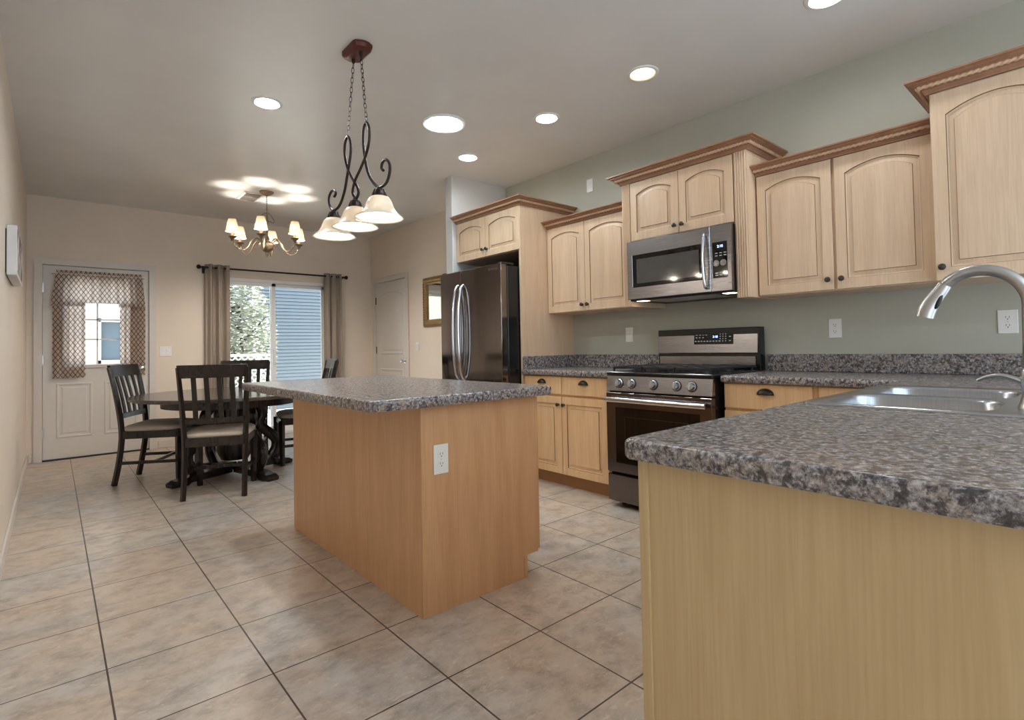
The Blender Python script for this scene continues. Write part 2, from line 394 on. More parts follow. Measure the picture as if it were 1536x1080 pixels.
baseboard('baseboard_back', [(XL+0.014, DX0-0.085, YD-0.014, YD, 0, 0.085), (DX1+0.085, SX0-0.01, YD-0.014, YD, 0, 0.085), (SX1+0.01, XW, YD-0.014, YD, 0, 0.085)], 'white baseboard on the dining wall')
baseboard('baseboard_right', [(XW-0.014, XW, YF+0.118, IY0-0.085, 0, 0.085)], 'white baseboard beside the interior door')

# ---- entry door (structure) with lite
d1 = thing('door_1', (DX0, YD, 0), 'white entry door with curtained window', 'door', kind='structure')
mb = MB()
for b in ((DX0-0.07, DX0-0.004, 0, 2.11), (DX1+0.004, DX1+0.07, 0, 2.11), (DX0-0.004, DX1+0.004, 2.044, 2.11)): mb.box(b[0], b[1], YD-0.018, YD, b[2], b[3])
for b in ((DX0-0.02, DX0-0.003, 0, 2.06), (DX1+0.003, DX1+0.02, 0, 2.06), (DX0-0.003, DX1+0.003, 2.044, 2.06)): mb.box(b[0], b[1], YD, YD+0.12, b[2], b[3])
mb.box(DX0-0.02, DX0+0.012, YD+0.056, YD+0.075, 0, 2.06).box(DX1-0.012, DX1+0.02, YD+0.056, YD+0.075, 0, 2.06).box(DX0, DX1, YD+0.056, YD+0.075, 2.030, 2.06)
obj('door_frame', mb, 'trim_white', d1)
LX0, LX1, LZ0, LZ1 = 0.085, 0.655, 0.975, 1.90
mb = MB(); ya, yb = YD+0.012, YD+0.055
mb.box(DX0, LX0, ya, yb, 0.015, 2.04).box(LX1, DX1, ya, yb, 0.015, 2.04).box(LX0, LX1, ya, yb, 0.015, LZ0).box(LX0, LX1, ya, yb, LZ1, 2.04)
def raised_panel(mb, x0, x1, z0, z1, y, s=-1, rec=0.012, w=0.035):
    def rect(d, dy): return [(x0+d, y+s*dy, z0+d), (x1-d, y+s*dy, z0+d), (x1-d, y+s*dy, z1-d), (x0+d, y+s*dy, z1-d)]
    mb.loops([rect(0, 0.0005), rect(0.006, 0.006), rect(0.016, 0.006), rect(w, -0.004), rect(w+0.02, 0.005)], False, True)
for x0, x1 in ((0.03, 0.33), (0.43, 0.73)): raised_panel(mb, x0, x1, 0.225, 0.80, ya)
obj('door_slab', mb, 'door_white', d1)
mb = MB()
for b in ((LX0-0.025, LX0+0.012, LZ0-0.025, LZ1+0.025), (LX1-0.012, LX1+0.025, LZ0-0.025, LZ1+0.025), (LX0, LX1, LZ0-0.025, LZ0+0.012), (LX0, LX1, LZ1-0.012, LZ1+0.025)): mb.box(b[0], b[1], ya-0.012, yb+0.01, b[2], b[3])
obj('lite_frame', mb, 'trim_white', d1, bevel=0.004)
obj('pane', MB().box(LX0, LX1, ya+0.016, ya+0.022, LZ0, LZ1), 'pane_glass', d1)
mb = MB(); mb.box(0.365, 0.379, ya+0.010, ya+0.028, LZ0, LZ1)
for z in (1.26, 1.475): mb.box(LX0, LX1, ya+0.010, ya+0.028, z-0.007, z+0.007)
obj('muntin', mb, 'vinyl_white', d1)
for z in (0.28, 1.05, 1.80): obj('hinge', MB().box(DX0-0.006, DX0+0.008, YD-0.004, ya, z-0.05, z+0.05), 'nickel', d1)
mb = MB(); mb.lathe([(0.03, 0), (0.03, 0.008), (0.012, 0.012), (0.012, 0.035), (0.026, 0.045), (0.026, 0.06), (0.01, 0.068)], (DX1-0.07, ya, 0.93), 16, Matrix.Rotation(R(90), 4, 'X'), True, True)
obj('door_knob', mb, 'nickel', d1, smooth=True)
obj('threshold', MB().box(DX0-0.003, DX1+0.003, YD-0.01, YD+0.12, 0, 0.014), 'dark_bronze', d1)

# ---- interior door (structure)
d2 = thing('door_2', (XW, IY0, 0), 'white two panel interior door in the dining wall', 'door', kind='structure')
mb = MB()
for b in ((IY0-0.07, IY0-0.004, 0, 2.118), (IY1+0.004, IY1+0.07, 0, 2.118), (IY0-0.004, IY1+0.004, 2.052, 2.118)): mb.box(XW-0.018, XW, b[0], b[1], b[2], b[3])
for b in ((IY0-0.02, IY0-0.003, 0, 2.065), (IY1+0.003, IY1+0.02, 0, 2.065), (IY0-0.003, IY1+0.003, 2.051, 2.065)): mb.box(XW, XW+0.10, b[0], b[1], b[2], b[3])
obj('door_frame', mb, 'trim_white', d2, bevel=0.004)
def panel_front(mb, X, s, y0, y1, z0, z1, inset, arch, t, prof, sides=True, gl=None):
    """door slab with a framed panel; X = front plane, s = -1 faces -X.  prof = [(inset beyond frame, depth)]; gl = profile steps that carry glaze"""
    K = 14 if arch else 2
    def loop(d, dep, rise):
        a, b, lo, hi = y0+d, y1-d, z0+d, z1-d
        pts = [(a, lo), (b, lo)]
        for k in range(K):
            q = k/(K-1); pts.append((b+(a-b)*q, hi-rise*(2*q-1)**2))
        return [(X-s*dep, y, z) for y, z in pts]
    ls = [loop(0, t, 0), loop(0, 0.002, 0), loop(0.002, 0, 0)]
    i0 = inset[0]
    def inner(d, dep):
        a, b, lo, hi = y0+i0+d, y1-i0-d, z0+inset[1]+d, z1-inset[2]-d
        pts = [(a, lo), (b, lo)]
        for k in range(K):
            q = k/(K-1); pts.append((b+(a-b)*q, hi-arch*(2*q-1)**2))
        return [(X-s*dep, y, z) for y, z in pts]
    ls += [inner(d, dep) for d, dep in prof]
    vv = [mb.vs(l) for l in ls]; n = len(vv[0])
    for j, (a, b) in enumerate(zip(vv, vv[1:])):
        mb.mi = 1 if (gl and (j-2) in gl) else 0
        for i in range(n): mb.f([a[i], a[(i+1) % n], b[(i+1) % n], b[i]])
    mb.mi = 0; mb.f(list(reversed(vv[0]))); mb.f(vv[-1])
mb = MB(); mb.box(XW+0.012, XW+0.045, IY0, IY1, 0.012, 2.048)
def yz_panel(mb, y0, y1, z0, z1, x, arch):
    K = 14
    def lp(d, dx):
        a, b = y0+d, y1-d; pts = [(x+dx, a, z0+d), (x+dx, b, z0+d)]
        for k in range(K): q = k/(K-1); pts.append((x+dx, b+(a-b)*q, z1-d-arch*(2*q-1)**2))
        return pts
    mb.loops([lp(0, -0.0005), lp(0.008, -0.007), lp(0.018, -0.007), lp(0.045, 0.002), lp(0.065, -0.004)], False, True)
yz_panel(mb, IY0+0.12, IY1-0.12, 1.02, 1.90, XW+0.012, 0.05); yz_panel(mb, IY0+0.12, IY1-0.12, 0.22, 0.82, XW+0.012, 0.0)
obj('door_slab', mb, 'door_white', d2)
for z in (0.30, 1.08, 1.80): obj('hinge', MB().box(XW+0.002, XW+0.012, IY1-0.008, IY1+0.006, z-0.05, z+0.05), 'pewter', d2)
mb = MB(); mb.lathe([(0.032, 0), (0.032, 0.006), (0.012, 0.012), (0.012, 0.036), (0.024, 0.042), (0.028, 0.055), (0.02, 0.068), (0.004, 0.072)], (XW+0.012, IY0+0.075, 0.925), 18, Matrix.Rotation(R(-90), 4, 'Y'), True, True)
obj('door_knob', mb, 'bright_steel', d2, smooth=True)

# ---- sliding glass door (structure)
d3 = thing('door_3', (SX0, YD, 0), 'white framed sliding glass door behind the dining table', 'door', kind='structure')
mb = MB(); y0, y1 = YD+0.01, YD+0.10
mb.box(SX0, SX0+0.045, y0, y1, 0, 2.035).box(SX1-0.045, SX1, y0, y1, 0, 2.035).box(SX0, SX1, y0, y1, 1.99, 2.035).box(SX0, SX1, y0, y1, 0, 0.035)
obj('door_frame', mb, 'vinyl_white', d3, bevel=0.004)
for nm, xa, xb, yy in (('sliding_sash', SX0+0.045, 2.232, YD+0.035), ('fixed_sash', 2.178, SX1-0.045, YD+0.070)):
    mb = MB(); q = 0.048
    mb.box(xa, xa+q, yy-0.014, yy+0.014, 0.035, 1.99).box(xb-q, xb, yy-0.014, yy+0.014, 0.035, 1.99).box(xa, xb, yy-0.014, yy+0.014, 1.945, 1.99).box(xa, xb, yy-0.014, yy+0.014, 0.035, 0.11)
    so = obj(nm, mb, 'vinyl_white', d3, bevel=0.003)
    obj('pane', MB().box(xa+q-0.006, xb-q+0.006, yy-0.003, yy+0.003, 0.105, 1.95), 'pane_glass', so)
hs = obj('pull_handle', MB().box(2.196, 2.212, YD-0.012, YD+0.021, 0.92, 1.12), 'vinyl_white', d3, bevel=0.006)

# ------------------------------------------------------------------ ceiling fittings
def can(i, x, y, kind, label):
    t = thing('recessed_light', (x, y, ZC), label, 'ceiling light', 'recessed ceiling lights')
    mb = MB(); mb.lathe([(CR-0.004, -0.001), (CR+0.003, -0.008), (CR+0.012, -0.008), (CR+0.022, -0.003), (CR+0.023, 0.001)], (x, y, ZC), 32)
    obj('trim_ring', mb, 'plate_white', t, smooth=True)
    dep = 0.085 if kind == 'deep' else 0.014
    mb = MB(); mb.lathe([(CR-0.002, 0.0), (CR-0.006, dep*0.5), (CR-0.016 if kind == 'deep' else CR-0.004, dep), (CR-0.016, dep+0.012), (0.02, dep+0.10), (0.001, dep+0.10)], (x, y, ZC), 28)
    obj('housing', mb, 'can_baffle', t, smooth=True)
    mb = MB(); r = CR-0.017 if kind == 'deep' else CR-0.006
    mb.lathe([(r, dep-0.004), (r*0.7, dep-0.008), (0.001, dep-0.010)], (x, y, ZC), 24, None, True, True)
    obj('lens', mb, {'deep': 'can_lens_warm', 'strong': 'can_lens_strong'}.get(kind, 'can_lens'), t, smooth=True)
CL = ['recessed ceiling light left of the pendant fixture, above the dining end', 'recessed white ceiling light right of the round skylight', 'deep recessed ceiling light with a cream baffle, nearest the green wall in view',
      'small recessed ceiling light behind the round skylight, near the wing wall', 'recessed ceiling light over the peninsula sink, above the picture edge', 'recessed ceiling light above the walkway beside the left wall']
for i, (x, y, k) in enumerate(CANS): can(i, x, y, k, CL[i])
t = thing('tubular_skylight', (TUBE[0], TUBE[1], ZC), 'large round tubular skylight glowing pale blue in the ceiling', 'skylight')
mb = MB(); r = TUBE[2]; mb.lathe([(r-0.008, -0.006), (r, -0.012), (r+0.016, -0.012), (r+0.024, -0.004), (r+0.024, 0.001)], (TUBE[0], TUBE[1], ZC), 40); obj('trim_ring', mb, 'plate_white', t, smooth=True)
mb = MB(); mb.lathe([(r-0.006, -0.004), (r*0.8, -0.014), (r*0.4, -0.022), (0.002, -0.024)], (TUBE[0], TUBE[1], ZC), 40, None, True, True); obj('diffuser', mb, 'tube_lens', t, smooth=True)
mb = MB(); mb.lathe([(r-0.002, 0.001), (r-0.004, 0.28), (0.001, 0.28)], (TUBE[0], TUBE[1], ZC), 28); obj('tube', mb, 'plate_white', t, smooth=True)
t = thing('ceiling_vent', (1.60, 6.065, ZC), 'white air vent grille in the ceiling beside the chandelier canopy', 'vent')
vx0, vx1, vy0, vy1 = 1.495, 1.705, 5.885, 6.245
mb = MB(); z0, z1 = ZC-0.008, ZC-0.0005
mb.box(vx0, vx1, vy0, vy0+0.03, z0, z1).box(vx0, vx1, vy1-0.03, vy1, z0, z1).box(vx0, vx0+0.03, vy0, vy1, z0, z1).box(vx1-0.03, vx1, vy0, vy1, z0, z1).box(vx0, vx1, 6.055, 6.075, z0, z1)
obj('grille_frame', mb, 'plate_white', t, bevel=0.002)
mb = MB(); 
for k in range(13):
    y = vy0+0.036+k*0.024
    mb.box(-(vx1-vx0)/2+0.03, (vx1-vx0)/2-0.03, -0.010, 0.010, -0.0008, 0.0008, Matrix.Translation((1.60, y, ZC-0.008)) @ Matrix.Rotation(R(35), 4, 'X'))
obj('louver', mb, 'trim_white', t)
obj('duct_shade_sheet', MB().box(vx0+0.02, vx1-0.02, vy0+0.02, vy1-0.02, ZC-0.0015, ZC-0.0004), 'slot_dark', t)  # dark sheet under the solid ceiling stands in for shade inside the vent

# ------------------------------------------------------------------ electrical plates
def on_right_wall(X, Y, Z): return lambda s, z, d: (X-d, Y-s, Z+z)
def on_back_wall(X, Y, Z): return lambda s, z, d: (X+s, Y-d, Z+z)
def pbox(mb, P, s0, s1, z0, z1, d0, d1):
    v = [P(s, z, d) for d in (d0, d1) for s, z in ((s0, z0), (s1, z0), (s1, z1), (s0, z1))]
    v = mb.vs(v)
    for q in ((3, 2, 1, 0), (4, 5, 6, 7), (0, 1, 5, 4), (1, 2, 6, 5), (2, 3, 7, 6), (3, 0, 4, 7)): mb.f([v[i] for i in q])
def plate(P, kind, w, h, label, name):
    t = thing(name, P(0, 0, 0), label, 'switch' if 'switch' in name else 'outlet', 'wall plates')
    mb = MB(); pbox(mb, P, -w/2, w/2, -h/2, h/2, 0.0003, 0.006); obj('cover_plate', mb, 'plate_white', t, bevel=0.002)
    if kind == 'outlet':
        for zc in (-0.02, 0.02):
            mb = MB(); pts = [(0.017*math.cos(a)*1.0, zc+max(-0.0125, min(0.0125, 0.017*math.sin(a)))) for a in [2*PI*k/24 for k in range(24)]]
            mb.loops([[P(s, z, 0.006) for s, z in pts], [P(s, z, 0.008) for s, z in pts]], False, True); rc = obj('receptacle', mb, 'plate_white', t)
            mb = MB()
            pbox(mb, P, -0.0075, -0.0055, zc-0.001, zc+0.008, 0.0079, 0.0084); pbox(mb, P, 0.0050, 0.0070, zc-0.001, zc+0.007, 0.0079, 0.0084); pbox(mb, P, -0.0022, 0.0022, zc-0.0095, zc-0.005, 0.0079, 0.0084)
            obj('slots', mb, 'slot_dark', rc)
        mb = MB(); pbox(mb, P, -0.002, 0.002, -0.002, 0.002, 0.006, 0.0068); obj('screw', mb, 'nickel', t)
    else:
        n = kind
        for k in range(n):
            s = (k-(n-1)/2)*0.046
            mb = MB(); pbox(mb, P, s-0.016, s+0.016, -0.033, 0.033, 0.006, 0.008); pbox(mb, P, s-0.013, s+0.013, -0.001, 0.029, 0.008, 0.0105); obj('rocker', mb, 'vinyl_white', t, bevel=0.001)
plate(on_right_wall(XW, 1.130, 1.168), 'outlet', 0.070, 0.115, 'white wall outlet on the green wall between range and sink', 'wall_outlet')
plate(on_right_wall(XW, 0.362, 1.171), 'outlet', 0.075, 0.118, 'white wall outlet on the green wall just behind the faucet neck', 'wall_outlet')
plate(on_right_wall(XW, 2.645, 1.174), 1, 0.070, 0.118, 'white rocker switch on the green wall left of the range', 'light_switch')
plate(on_right_wall(XW, 3.029, 2.503), 1, 0.070, 0.115, 'small white plate high on the green wall above the cabinets', 'light_switch')
plate(on_right_wall(XW, 5.990, 1.120), 1, 0.075, 0.115, 'white light switch beside the interior door', 'light_switch')
plate(on_back_wall(0.996, YD, 1.117), 2, 0.118, 0.115, 'white double light switch right of the entry door', 'light_switch')

# ------------------------------------------------------------------ cabinets
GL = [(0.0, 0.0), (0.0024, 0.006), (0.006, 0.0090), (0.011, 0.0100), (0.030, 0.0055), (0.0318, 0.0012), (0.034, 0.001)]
def knob(parent, x, y, z, s=-1):
    mb = MB(); Mx = Matrix.Rotation(R(90*s), 4, 'Y')
    mb.lathe([(0.0095, 0.0), (0.0065, 0.004), (0.006, 0.012), (0.013, 0.016), (0.0155, 0.021), (0.013, 0.027), (0.004, 0.030)], (x, y, z), 16, Mx, True, True)
    return obj('knob', mb, 'pewter', parent, smooth=True)
def cup_pull(parent, x, y, z):
    mb = MB(); n = 14; ls = []
    for j in range(6):
        a = j/5*PI/2; ls.append([(x-0.001-0.026*math.sin(a), y-0.043*math.cos(PI*k/n)*(0.35+0.65*math.cos(a)) if j else y-0.046*math.cos(PI*k/n), z+0.030*math.sin(PI*k/n)*(0.30+0.70*math.cos(a)) if j else z+0.033*math.sin(PI*k/n)) for k in range(n+1)])
    mb.loops(ls, False, True, cyc=False)
    mb.box(x-0.0022, x, y-0.047, y+0.047, z-0.003, z+0.001)
    o = obj('cup_pull', mb, 'dark_bronze', parent, smooth=True); sm = o.modifiers.new('solid', 'SOLIDIFY'); sm.thickness = 0.002; return o
def cab_door(parent, X, y0, y1, z0, z1, arch, mat='maple', kn=None, s=-1, st=0.052, kz=None):
    mb = MB(); h = z1-z0
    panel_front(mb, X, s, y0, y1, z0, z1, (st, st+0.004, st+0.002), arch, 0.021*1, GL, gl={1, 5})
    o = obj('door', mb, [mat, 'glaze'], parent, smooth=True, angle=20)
    if kn: knob(o, X, y0+0.026 if kn == 'lo' else y1-0.026, kz if kz else z0+0.05, s)
    return o
def drawer(parent, X, y0, y1, z0, z1, mat='maple_base', pull=True, s=-1):
    mb = MB(); q = 0.021
    def rc(d, dep): return [(X-s*dep, y0+d, z0+d), (X-s*dep, y1-d, z0+d), (X-s*dep, y1-d, z1-d), (X-s*dep, y0+d, z1-d)]
    mb.loops([rc(0, q), rc(0, 0.005), rc(0.004, 0.001), rc(0.007, 0.0)], True, True)
    o = obj('drawer', mb, mat, parent)
    if pull: cup_pull(o, X, (y0+y1)/2, (z0+z1)/2+0.015)
    return o
CROWN = [(0.0, 0.0), (0.010, 0.0), (0.012, 0.012), (0.020, 0.022), (0.022, 0.036), (0.040, 0.052), (0.056, 0.062), (0.062, 0.064), (0.062, 0.070), (0.070, 0.076), (0.078, 0.078), (0.078, 0.090), (0.0, 0.090)]
def crown(parent, path, z, k=0.62, mat='crown_wood', rope=True):
    """path: xy points with the room side on the left-hand side of travel"""
    P = [Vector(p) for p in path]; n = len(P); offs = []
    for i in range(n):
        ts = []
        if i > 0: ts.append((P[i]-P[i-1]).normalized())
        if i < n-1: ts.append((P[i+1]-P[i]).normalized())
        ns = [Vector((-t.y, t.x)) for t in ts]
        if len(ns) == 2:
            m = (ns[0]+ns[1]); m.normalize(); m = m/m.dot(ns[0])
        else: m = ns[0]
        offs.append(m)
    mb = MB(); ls = [[(P[i].x+offs[i].x*o_, P[i].y+offs[i].y*o_, z+h*k*1.0) for o_, h in [(o2, h2) for o2, h2 in CROWN]] for i in range(n)]
    mb.loops(ls, True, True); cw = obj('crown_moulding', mb, mat, parent, smooth=True, angle=25)
    if rope:
        mb = MB()
        for i in range(n-1):
            a = P[i]+offs[i]*0.034; b = P[i+1]+offs[i+1]*0.034; L = (b-a).length; steps = max(6, int(L/0.0045)); ls = []; d = (b-a).normalized(); nr = Vector((-d.y, d.x))
            for j in range(steps+1):
                c = a+(b-a)*(j/steps); ring = []
                for q in range(10):
                    th = 2*PI*q/10; rr = 0.0098*(1+0.26*math.cos(2*th+2*PI*j*0.0045/0.024)); ring.append((c.x+nr.x*rr*math.cos(th), c.y+nr.y*rr*math.cos(th), z+0.046*k+rr*math.sin(th)))
                ls.append(ring)
            mb.loops(ls, True, True)
        obj('rope_bead', mb, 'crown_light', cw, smooth='all')
    return cw

UB, UT, UX = 1.370, 2.112, 3.255
# two door wall cabinet left of the microwave
t = thing('wall_cabinet', (XW, 2.37, UB), 'maple two door wall cabinet between the refrigerator panel and the microwave', 'cabinet', 'maple upper cabinets')
obj('cabinet_box', MB().box(UX+0.022, XW-0.002, 2.372, YP-0.002, UB, UT), 'maple', t, bevel=0.002)
ym = 2.829
cab_door(t, UX, ym+0.002, YP-0.006, UB+0.006, UT-0.008, 0.034, kn='lo'); cab_door(t, UX, 2.376, ym-0.002, UB+0.006, UT-0.008, 0.034, kn='hi')
crown(t, [(UX+0.010, YP-0.002), (UX+0.010, 2.372)][::-1], UT-0.004) if False else crown(t, [(UX+0.012, 2.372), (UX+0.012, YP-0.002)], UT-0.004, rope=True)
# cabinet above the microwave, with fluted pilasters
MX, MT = 3.150, 2.262
t = thing('wall_cabinet', (XW, 1.44, UB), 'raised maple cabinet with fluted pilasters around the microwave', 'cabinet', 'maple upper cabinets')
obj('cabinet_box', MB().box(MX+0.022, XW-0.002, 1.526, 2.298, 1.826, MT), 'maple', t)
for y0, y1, sd in ((1.444, 1.524, 1), (2.300, 2.368, 0)):
    mb = MB(); mb.box(MX+0.004, XW-0.002, y0, y1, UB-0.004, MT)
    wv = y1-y0
    for k in range(5):
        yc = y0+wv*(0.14+0.18*k); mb.tube([(MX+0.004, yc, UB-0.002), (MX+0.004, yc, MT-0.002)], 0.0055, 8)
    obj('pilaster', mb, 'maple', t, smooth=True, angle=30)
ym = 1.905
cab_door(t, MX, ym+0.002, 2.292, 1.834, MT-0.010, 0.036, kn='lo', kz=1.885); cab_door(t, MX, 1.532, ym-0.002, 1.834, MT-0.010, 0.036, kn='hi', kz=1.885)
crown(t, [(XW-0.004, 1.444), (MX+0.004, 1.444), (MX+0.004, 2.368), (XW-0.004, 2.368)][::1], MT-0.006, 0.72)
# two door cabinet right of the microwave
t = thing('wall_cabinet', (XW, 0.567, UB), 'wide maple two door wall cabinet right of the microwave with rope trim', 'cabinet', 'maple upper cabinets')
obj('cabinet_box', MB().box(UX+0.022, XW-0.002, 0.570, 1.440, UB, UT-0.002), 'maple', t, bevel=0.002)
ym = 1.018
cab_door(t, UX, ym+0.008, 1.434, UB+0.006, UT-0.010, 0.038, kn='lo', kz=1.432); cab_door(t, UX, 0.574, ym-0.008, UB+0.006, UT-0.010, 0.042, kn='hi', kz=1.432)
crown(t, [(UX+0.012, 0.570), (UX+0.012, 1.440)], UT-0.006)
# tall end wall cabinet at the right edge
t = thing('wall_cabinet', (XW, 0.0, UB), 'tall maple wall cabinet with arched door at the right edge, above the sink', 'cabinet', 'maple upper cabinets')
obj('cabinet_box', MB().box(MX+0.024, XW-0.002, -0.36, 0.566, UB, MT), 'maple', t, bevel=0.002)
cab_door(t, MX, 0.095, 0.560, UB-0.004, MT-0.010, 0.052, kn='hi', kz=1.428, st=0.056); cab_door(t, MX, -0.355, 0.090, UB-0.004, MT-0.010, 0.052, kn='lo', kz=1.428, st=0.056)
crown(t, [(MX+0.010, -0.36), (MX+0.010, 0.566), (XW-0.004, 0.566)], MT-0.004, 0.72)
# refrigerator surround: tall panel with the over-fridge cabinet
t = thing('refrigerator_cabinet', (XW, YP, 0), 'maple cabinet over the refrigerator with tall side panel to the floor', 'cabinet', 'maple upper cabinets')
FX, FT = 2.940, 2.282
obj('side_panel', MB().box(FX+0.006, XW-0.001, YP, YP+0.020, 0.0, FT), 'maple', t, bevel=0.002)
obj('cabinet_box', MB().box(FX+0.022, XW-0.002, YP+0.020, YF-0.001, 1.905, FT), 'maple', t)
ym = 3.724
cab_door(t, FX, ym+0.002, YF-0.006, 1.909, FT-0.008, 0.036, kn='lo', kz=1.976); cab_door(t, FX, YP+0.004, ym-0.002, 1.909, FT-0.008, 0.036, kn='hi', kz=1.976)
crown(t, [(XW-0.004, YP), (FX+0.006, YP), (FX+0.006, YF-0.001)], FT-0.004, 0.70)
# base cabinets
BX, BB, BT = 2.955, 0.105, CT-0.040
t = thing('base_cabinet', (XW, 2.345, 0), 'maple base cabinet with two drawers and two doors left of the range', 'cabinet', 'maple base cabinets')
obj('cabinet_box', MB().box(BX+0.022, XW-0.002, 2.345, YP-0.002, BB, BT), 'maple_base', t)
obj('toe_kick', MB().box(BX+0.085, XW-0.01, 2.350, YP-0.004, 0.0, BB), 'toe_wood', t)
ym = 2.832
for y0, y1, kn in ((ym+0.003, YP-0.006, 'lo'), (2.385, ym-0.003, 'hi')):
    drawer(t, BX, y0, y1, 0.716, BT-0.006)
    cab_door(t, BX, y0, y1, BB+0.004, 0.700, 0.0, 'maple_base', kn, kz=0.640)
t = thing('base_cabinet', (XW, 1.03, 0), 'maple base cabinet with one wide drawer right of the range', 'cabinet', 'maple base cabinets')
obj('cabinet_box', MB().box(BX+0.022, XW-0.002, 1.030, 1.528, BB, BT), 'maple_base', t)
obj('toe_kick', MB().box(BX+0.085, XW-0.01, 1.035, 1.525, 0.0, BB), 'toe_wood', t)
drawer(t, BX, 1.050, 1.524, 0.716, BT-0.004); cab_door(t, BX, 1.050, 1.524, BB+0.004, 0.700, 0.0, 'maple_base', 'lo', kz=0.640)
t = thing('base_cabinet', (XW, 0.66, 0), 'maple corner base cabinet between the range run and peninsula', 'cabinet', 'maple base cabinets')
obj('cabinet_box', MB().box(BX+0.022, XW-0.002, 0.655, 1.028, BB, BT), 'maple_base', t)
obj('toe_kick', MB().box(BX+0.085, XW-0.01, 0.66, 1.026, 0.0, BB), 'toe_wood', t)
drawer(t, BX, 0.675, 1.020, 0.716, BT-0.004, pull=False)
# peninsula cabinet
PX = 0.905
t = thing('peninsula_cabinet', (PX, 0.3, 0), 'maple peninsula end with plain yellowish side panel under the near worktop', 'cabinet', 'maple base cabinets')
mb = MB(); mb.box(PX+0.006, PX+0.022, -0.02, 0.652, 0, BT); obj('end_panel', mb, 'maple_end', t)
obj('corner_stile', MB().box(PX, PX+0.022, 0.634, 0.656, 0, BT), 'maple_end', t, bevel=0.002)
mb = MB(); mb.box(PX+0.022, 1.66, -0.018, 0.630, BB, BT).box(2.58, BX+0.02, -0.018, 0.630, BB, BT).box(1.66, 2.58, -0.018, 0.0, BB, BT).box(1.66, 2.58, 0.61, 0.630, BB, BT).box(1.66, 2.58, 0.0, 0.61, BB, BB+0.02)
mb.box(PX+0.03, BX, -0.01, 0.56, 0, BB)
obj('cabinet_box', mb, 'maple_base', t)
def kdoor(parent, x0, x1, z0, z1):
    mb = MB()
    def rc(d, dy): return [(x0+d, 0.630+dy, z0+d), (x1-d, 0.630+dy, z0+d), (x1-d, 0.630+dy, z1-d), (x0+d, 0.630+dy, z1-d)]
    mb.loops([rc(0, 0.0), rc(0, 0.021), rc(0.052, 0.021), rc(0.056, 0.014), rc(0.085, 0.020)], False, True)
    return obj('door', mb, 'maple_base', parent)
for k in range(4): kdoor(t, 0.945+0.50*k, 0.945+0.50*k+0.492, BB+0.004, BT-0.006)

# ------------------------------------------------------------------ worktops
def worktop(name, poly, rad, label, splash, holes=(), z=CT, th=0.040, roll=0.013):
    t = thing(name, (poly[0][0], poly[0][1], z-th), label, 'worktop', 'granite look worktops')
    mb = MB(); N = 5; prof = [(roll*(1-math.sin(PI/2*k/N)), z-roll*(1-math.cos(PI/2*k/N))) for k in range(N+1)]
    prof = prof+[(0.0, z-th+0.006), (0.004, z-th)]
    tops = fill(mb, [outline(poly, rad, prof[0][0])]+[h for h in holes], z)
    ls = [[(x, y, zz) for x, y in outline(poly, rad, d)] for d, zz in prof]
    vv = [tops[0]]+[mb.vs(l) for l in ls[1:]]
    for a, b in zip(vv, vv[1:]):
        for i in range(len(a)): mb.f([a[i], a[(i+1) % len(a)], b[(i+1) % len(a)], b[i]])
    bots = fill(mb, [outline(poly, rad, prof[-1][0])]+[h for h in holes], z-th)
    for k, h in enumerate(holes):
        a, b = tops[k+1], bots[k+1]
        for i in range(len(a)): mb.f([a[i], a[(i+1) % len(a)], b[(i+1) % len(a)], b[i]])
    obj('top', mb, 'granite', t, smooth=True, angle=35)
    for b in splash: obj('backsplash', MB().box(*b), 'granite', t, bevel=0.004)
    return t
ZS = 1.012
worktop('countertop', [(2.925, 2.338), (XW-0.001, 2.338), (XW-0.001, YP-0.001), (2.925, YP-0.001)], [0.01, 0.001, 0.001, 0.01], 'granite look worktop left of the range', [(XW-0.021, XW-0.001, 2.338, YP-0.022, CT, ZS), (2.945, XW-0.001, YP-0.021, YP-0.001, CT, ZS)])
SK = (1.705, 2.545, 0.080, 0.640)
worktop('countertop', [(0.865, -0.06), (XW-0.001, -0.06), (XW-0.001, 1.532), (2.925, 1.532), (2.925, 0.672), (0.865, 0.672)], [0.03, 0.001, 0.001, 0.01, 0.02, 0.03], 'L shaped granite look peninsula worktop around the sink', [(XW-0.021, XW-0.001, -0.06, 1.532, CT, ZS)], [rrect(SK[0]+0.015, SK[1]-0.015, SK[2]+0.015, SK[3]-0.015, 0.03)])
# island
IX0, IX1, IYA, IYB = 1.133, 1.775, 1.878, 3.394
worktop('countertop', [(0.868, 1.782), (1.808, 1.782), (1.808, 3.530), (0.868, 3.530)], [0.05, 0.03, 0.03, 0.03], 'granite look worktop on the freestanding island', [], th=0.042, roll=0.011)
t = thing('kitchen_island', (IX0, IYA, 0), 'freestanding maple island cabinet with plain panels and an outlet', 'cabinet')
obj('side_panel', MB().box(IX0, IX0+0.016, IYA+0.002, IYB, 0, CT-0.042), 'maple_island', t)
mb = MB(); mb.prism([(IX0+0.016, 0), (1.698, 0), (1.698, BB), (IX1, BB), (IX1, CT-0.042), (IX0+0.016, CT-0.042)], 'y', IYA, IYA+0.016); obj('end_panel', mb, 'maple_island', t)
obj('corner_post', MB().box(IX0-0.003, IX0+0.018, IYA-0.004, IYA+0.016, 0, CT-0.043), 'maple_island', t, bevel=0.004)
mb = MB(); mb.prism([(IX0+0.016, 0), (1.698, 0), (1.698, BB), (IX1, BB), (IX1, CT-0.042), (IX0+0.016, CT-0.042)], 'y', IYB-0.016, IYB); obj('end_panel', mb, 'maple_island', t)
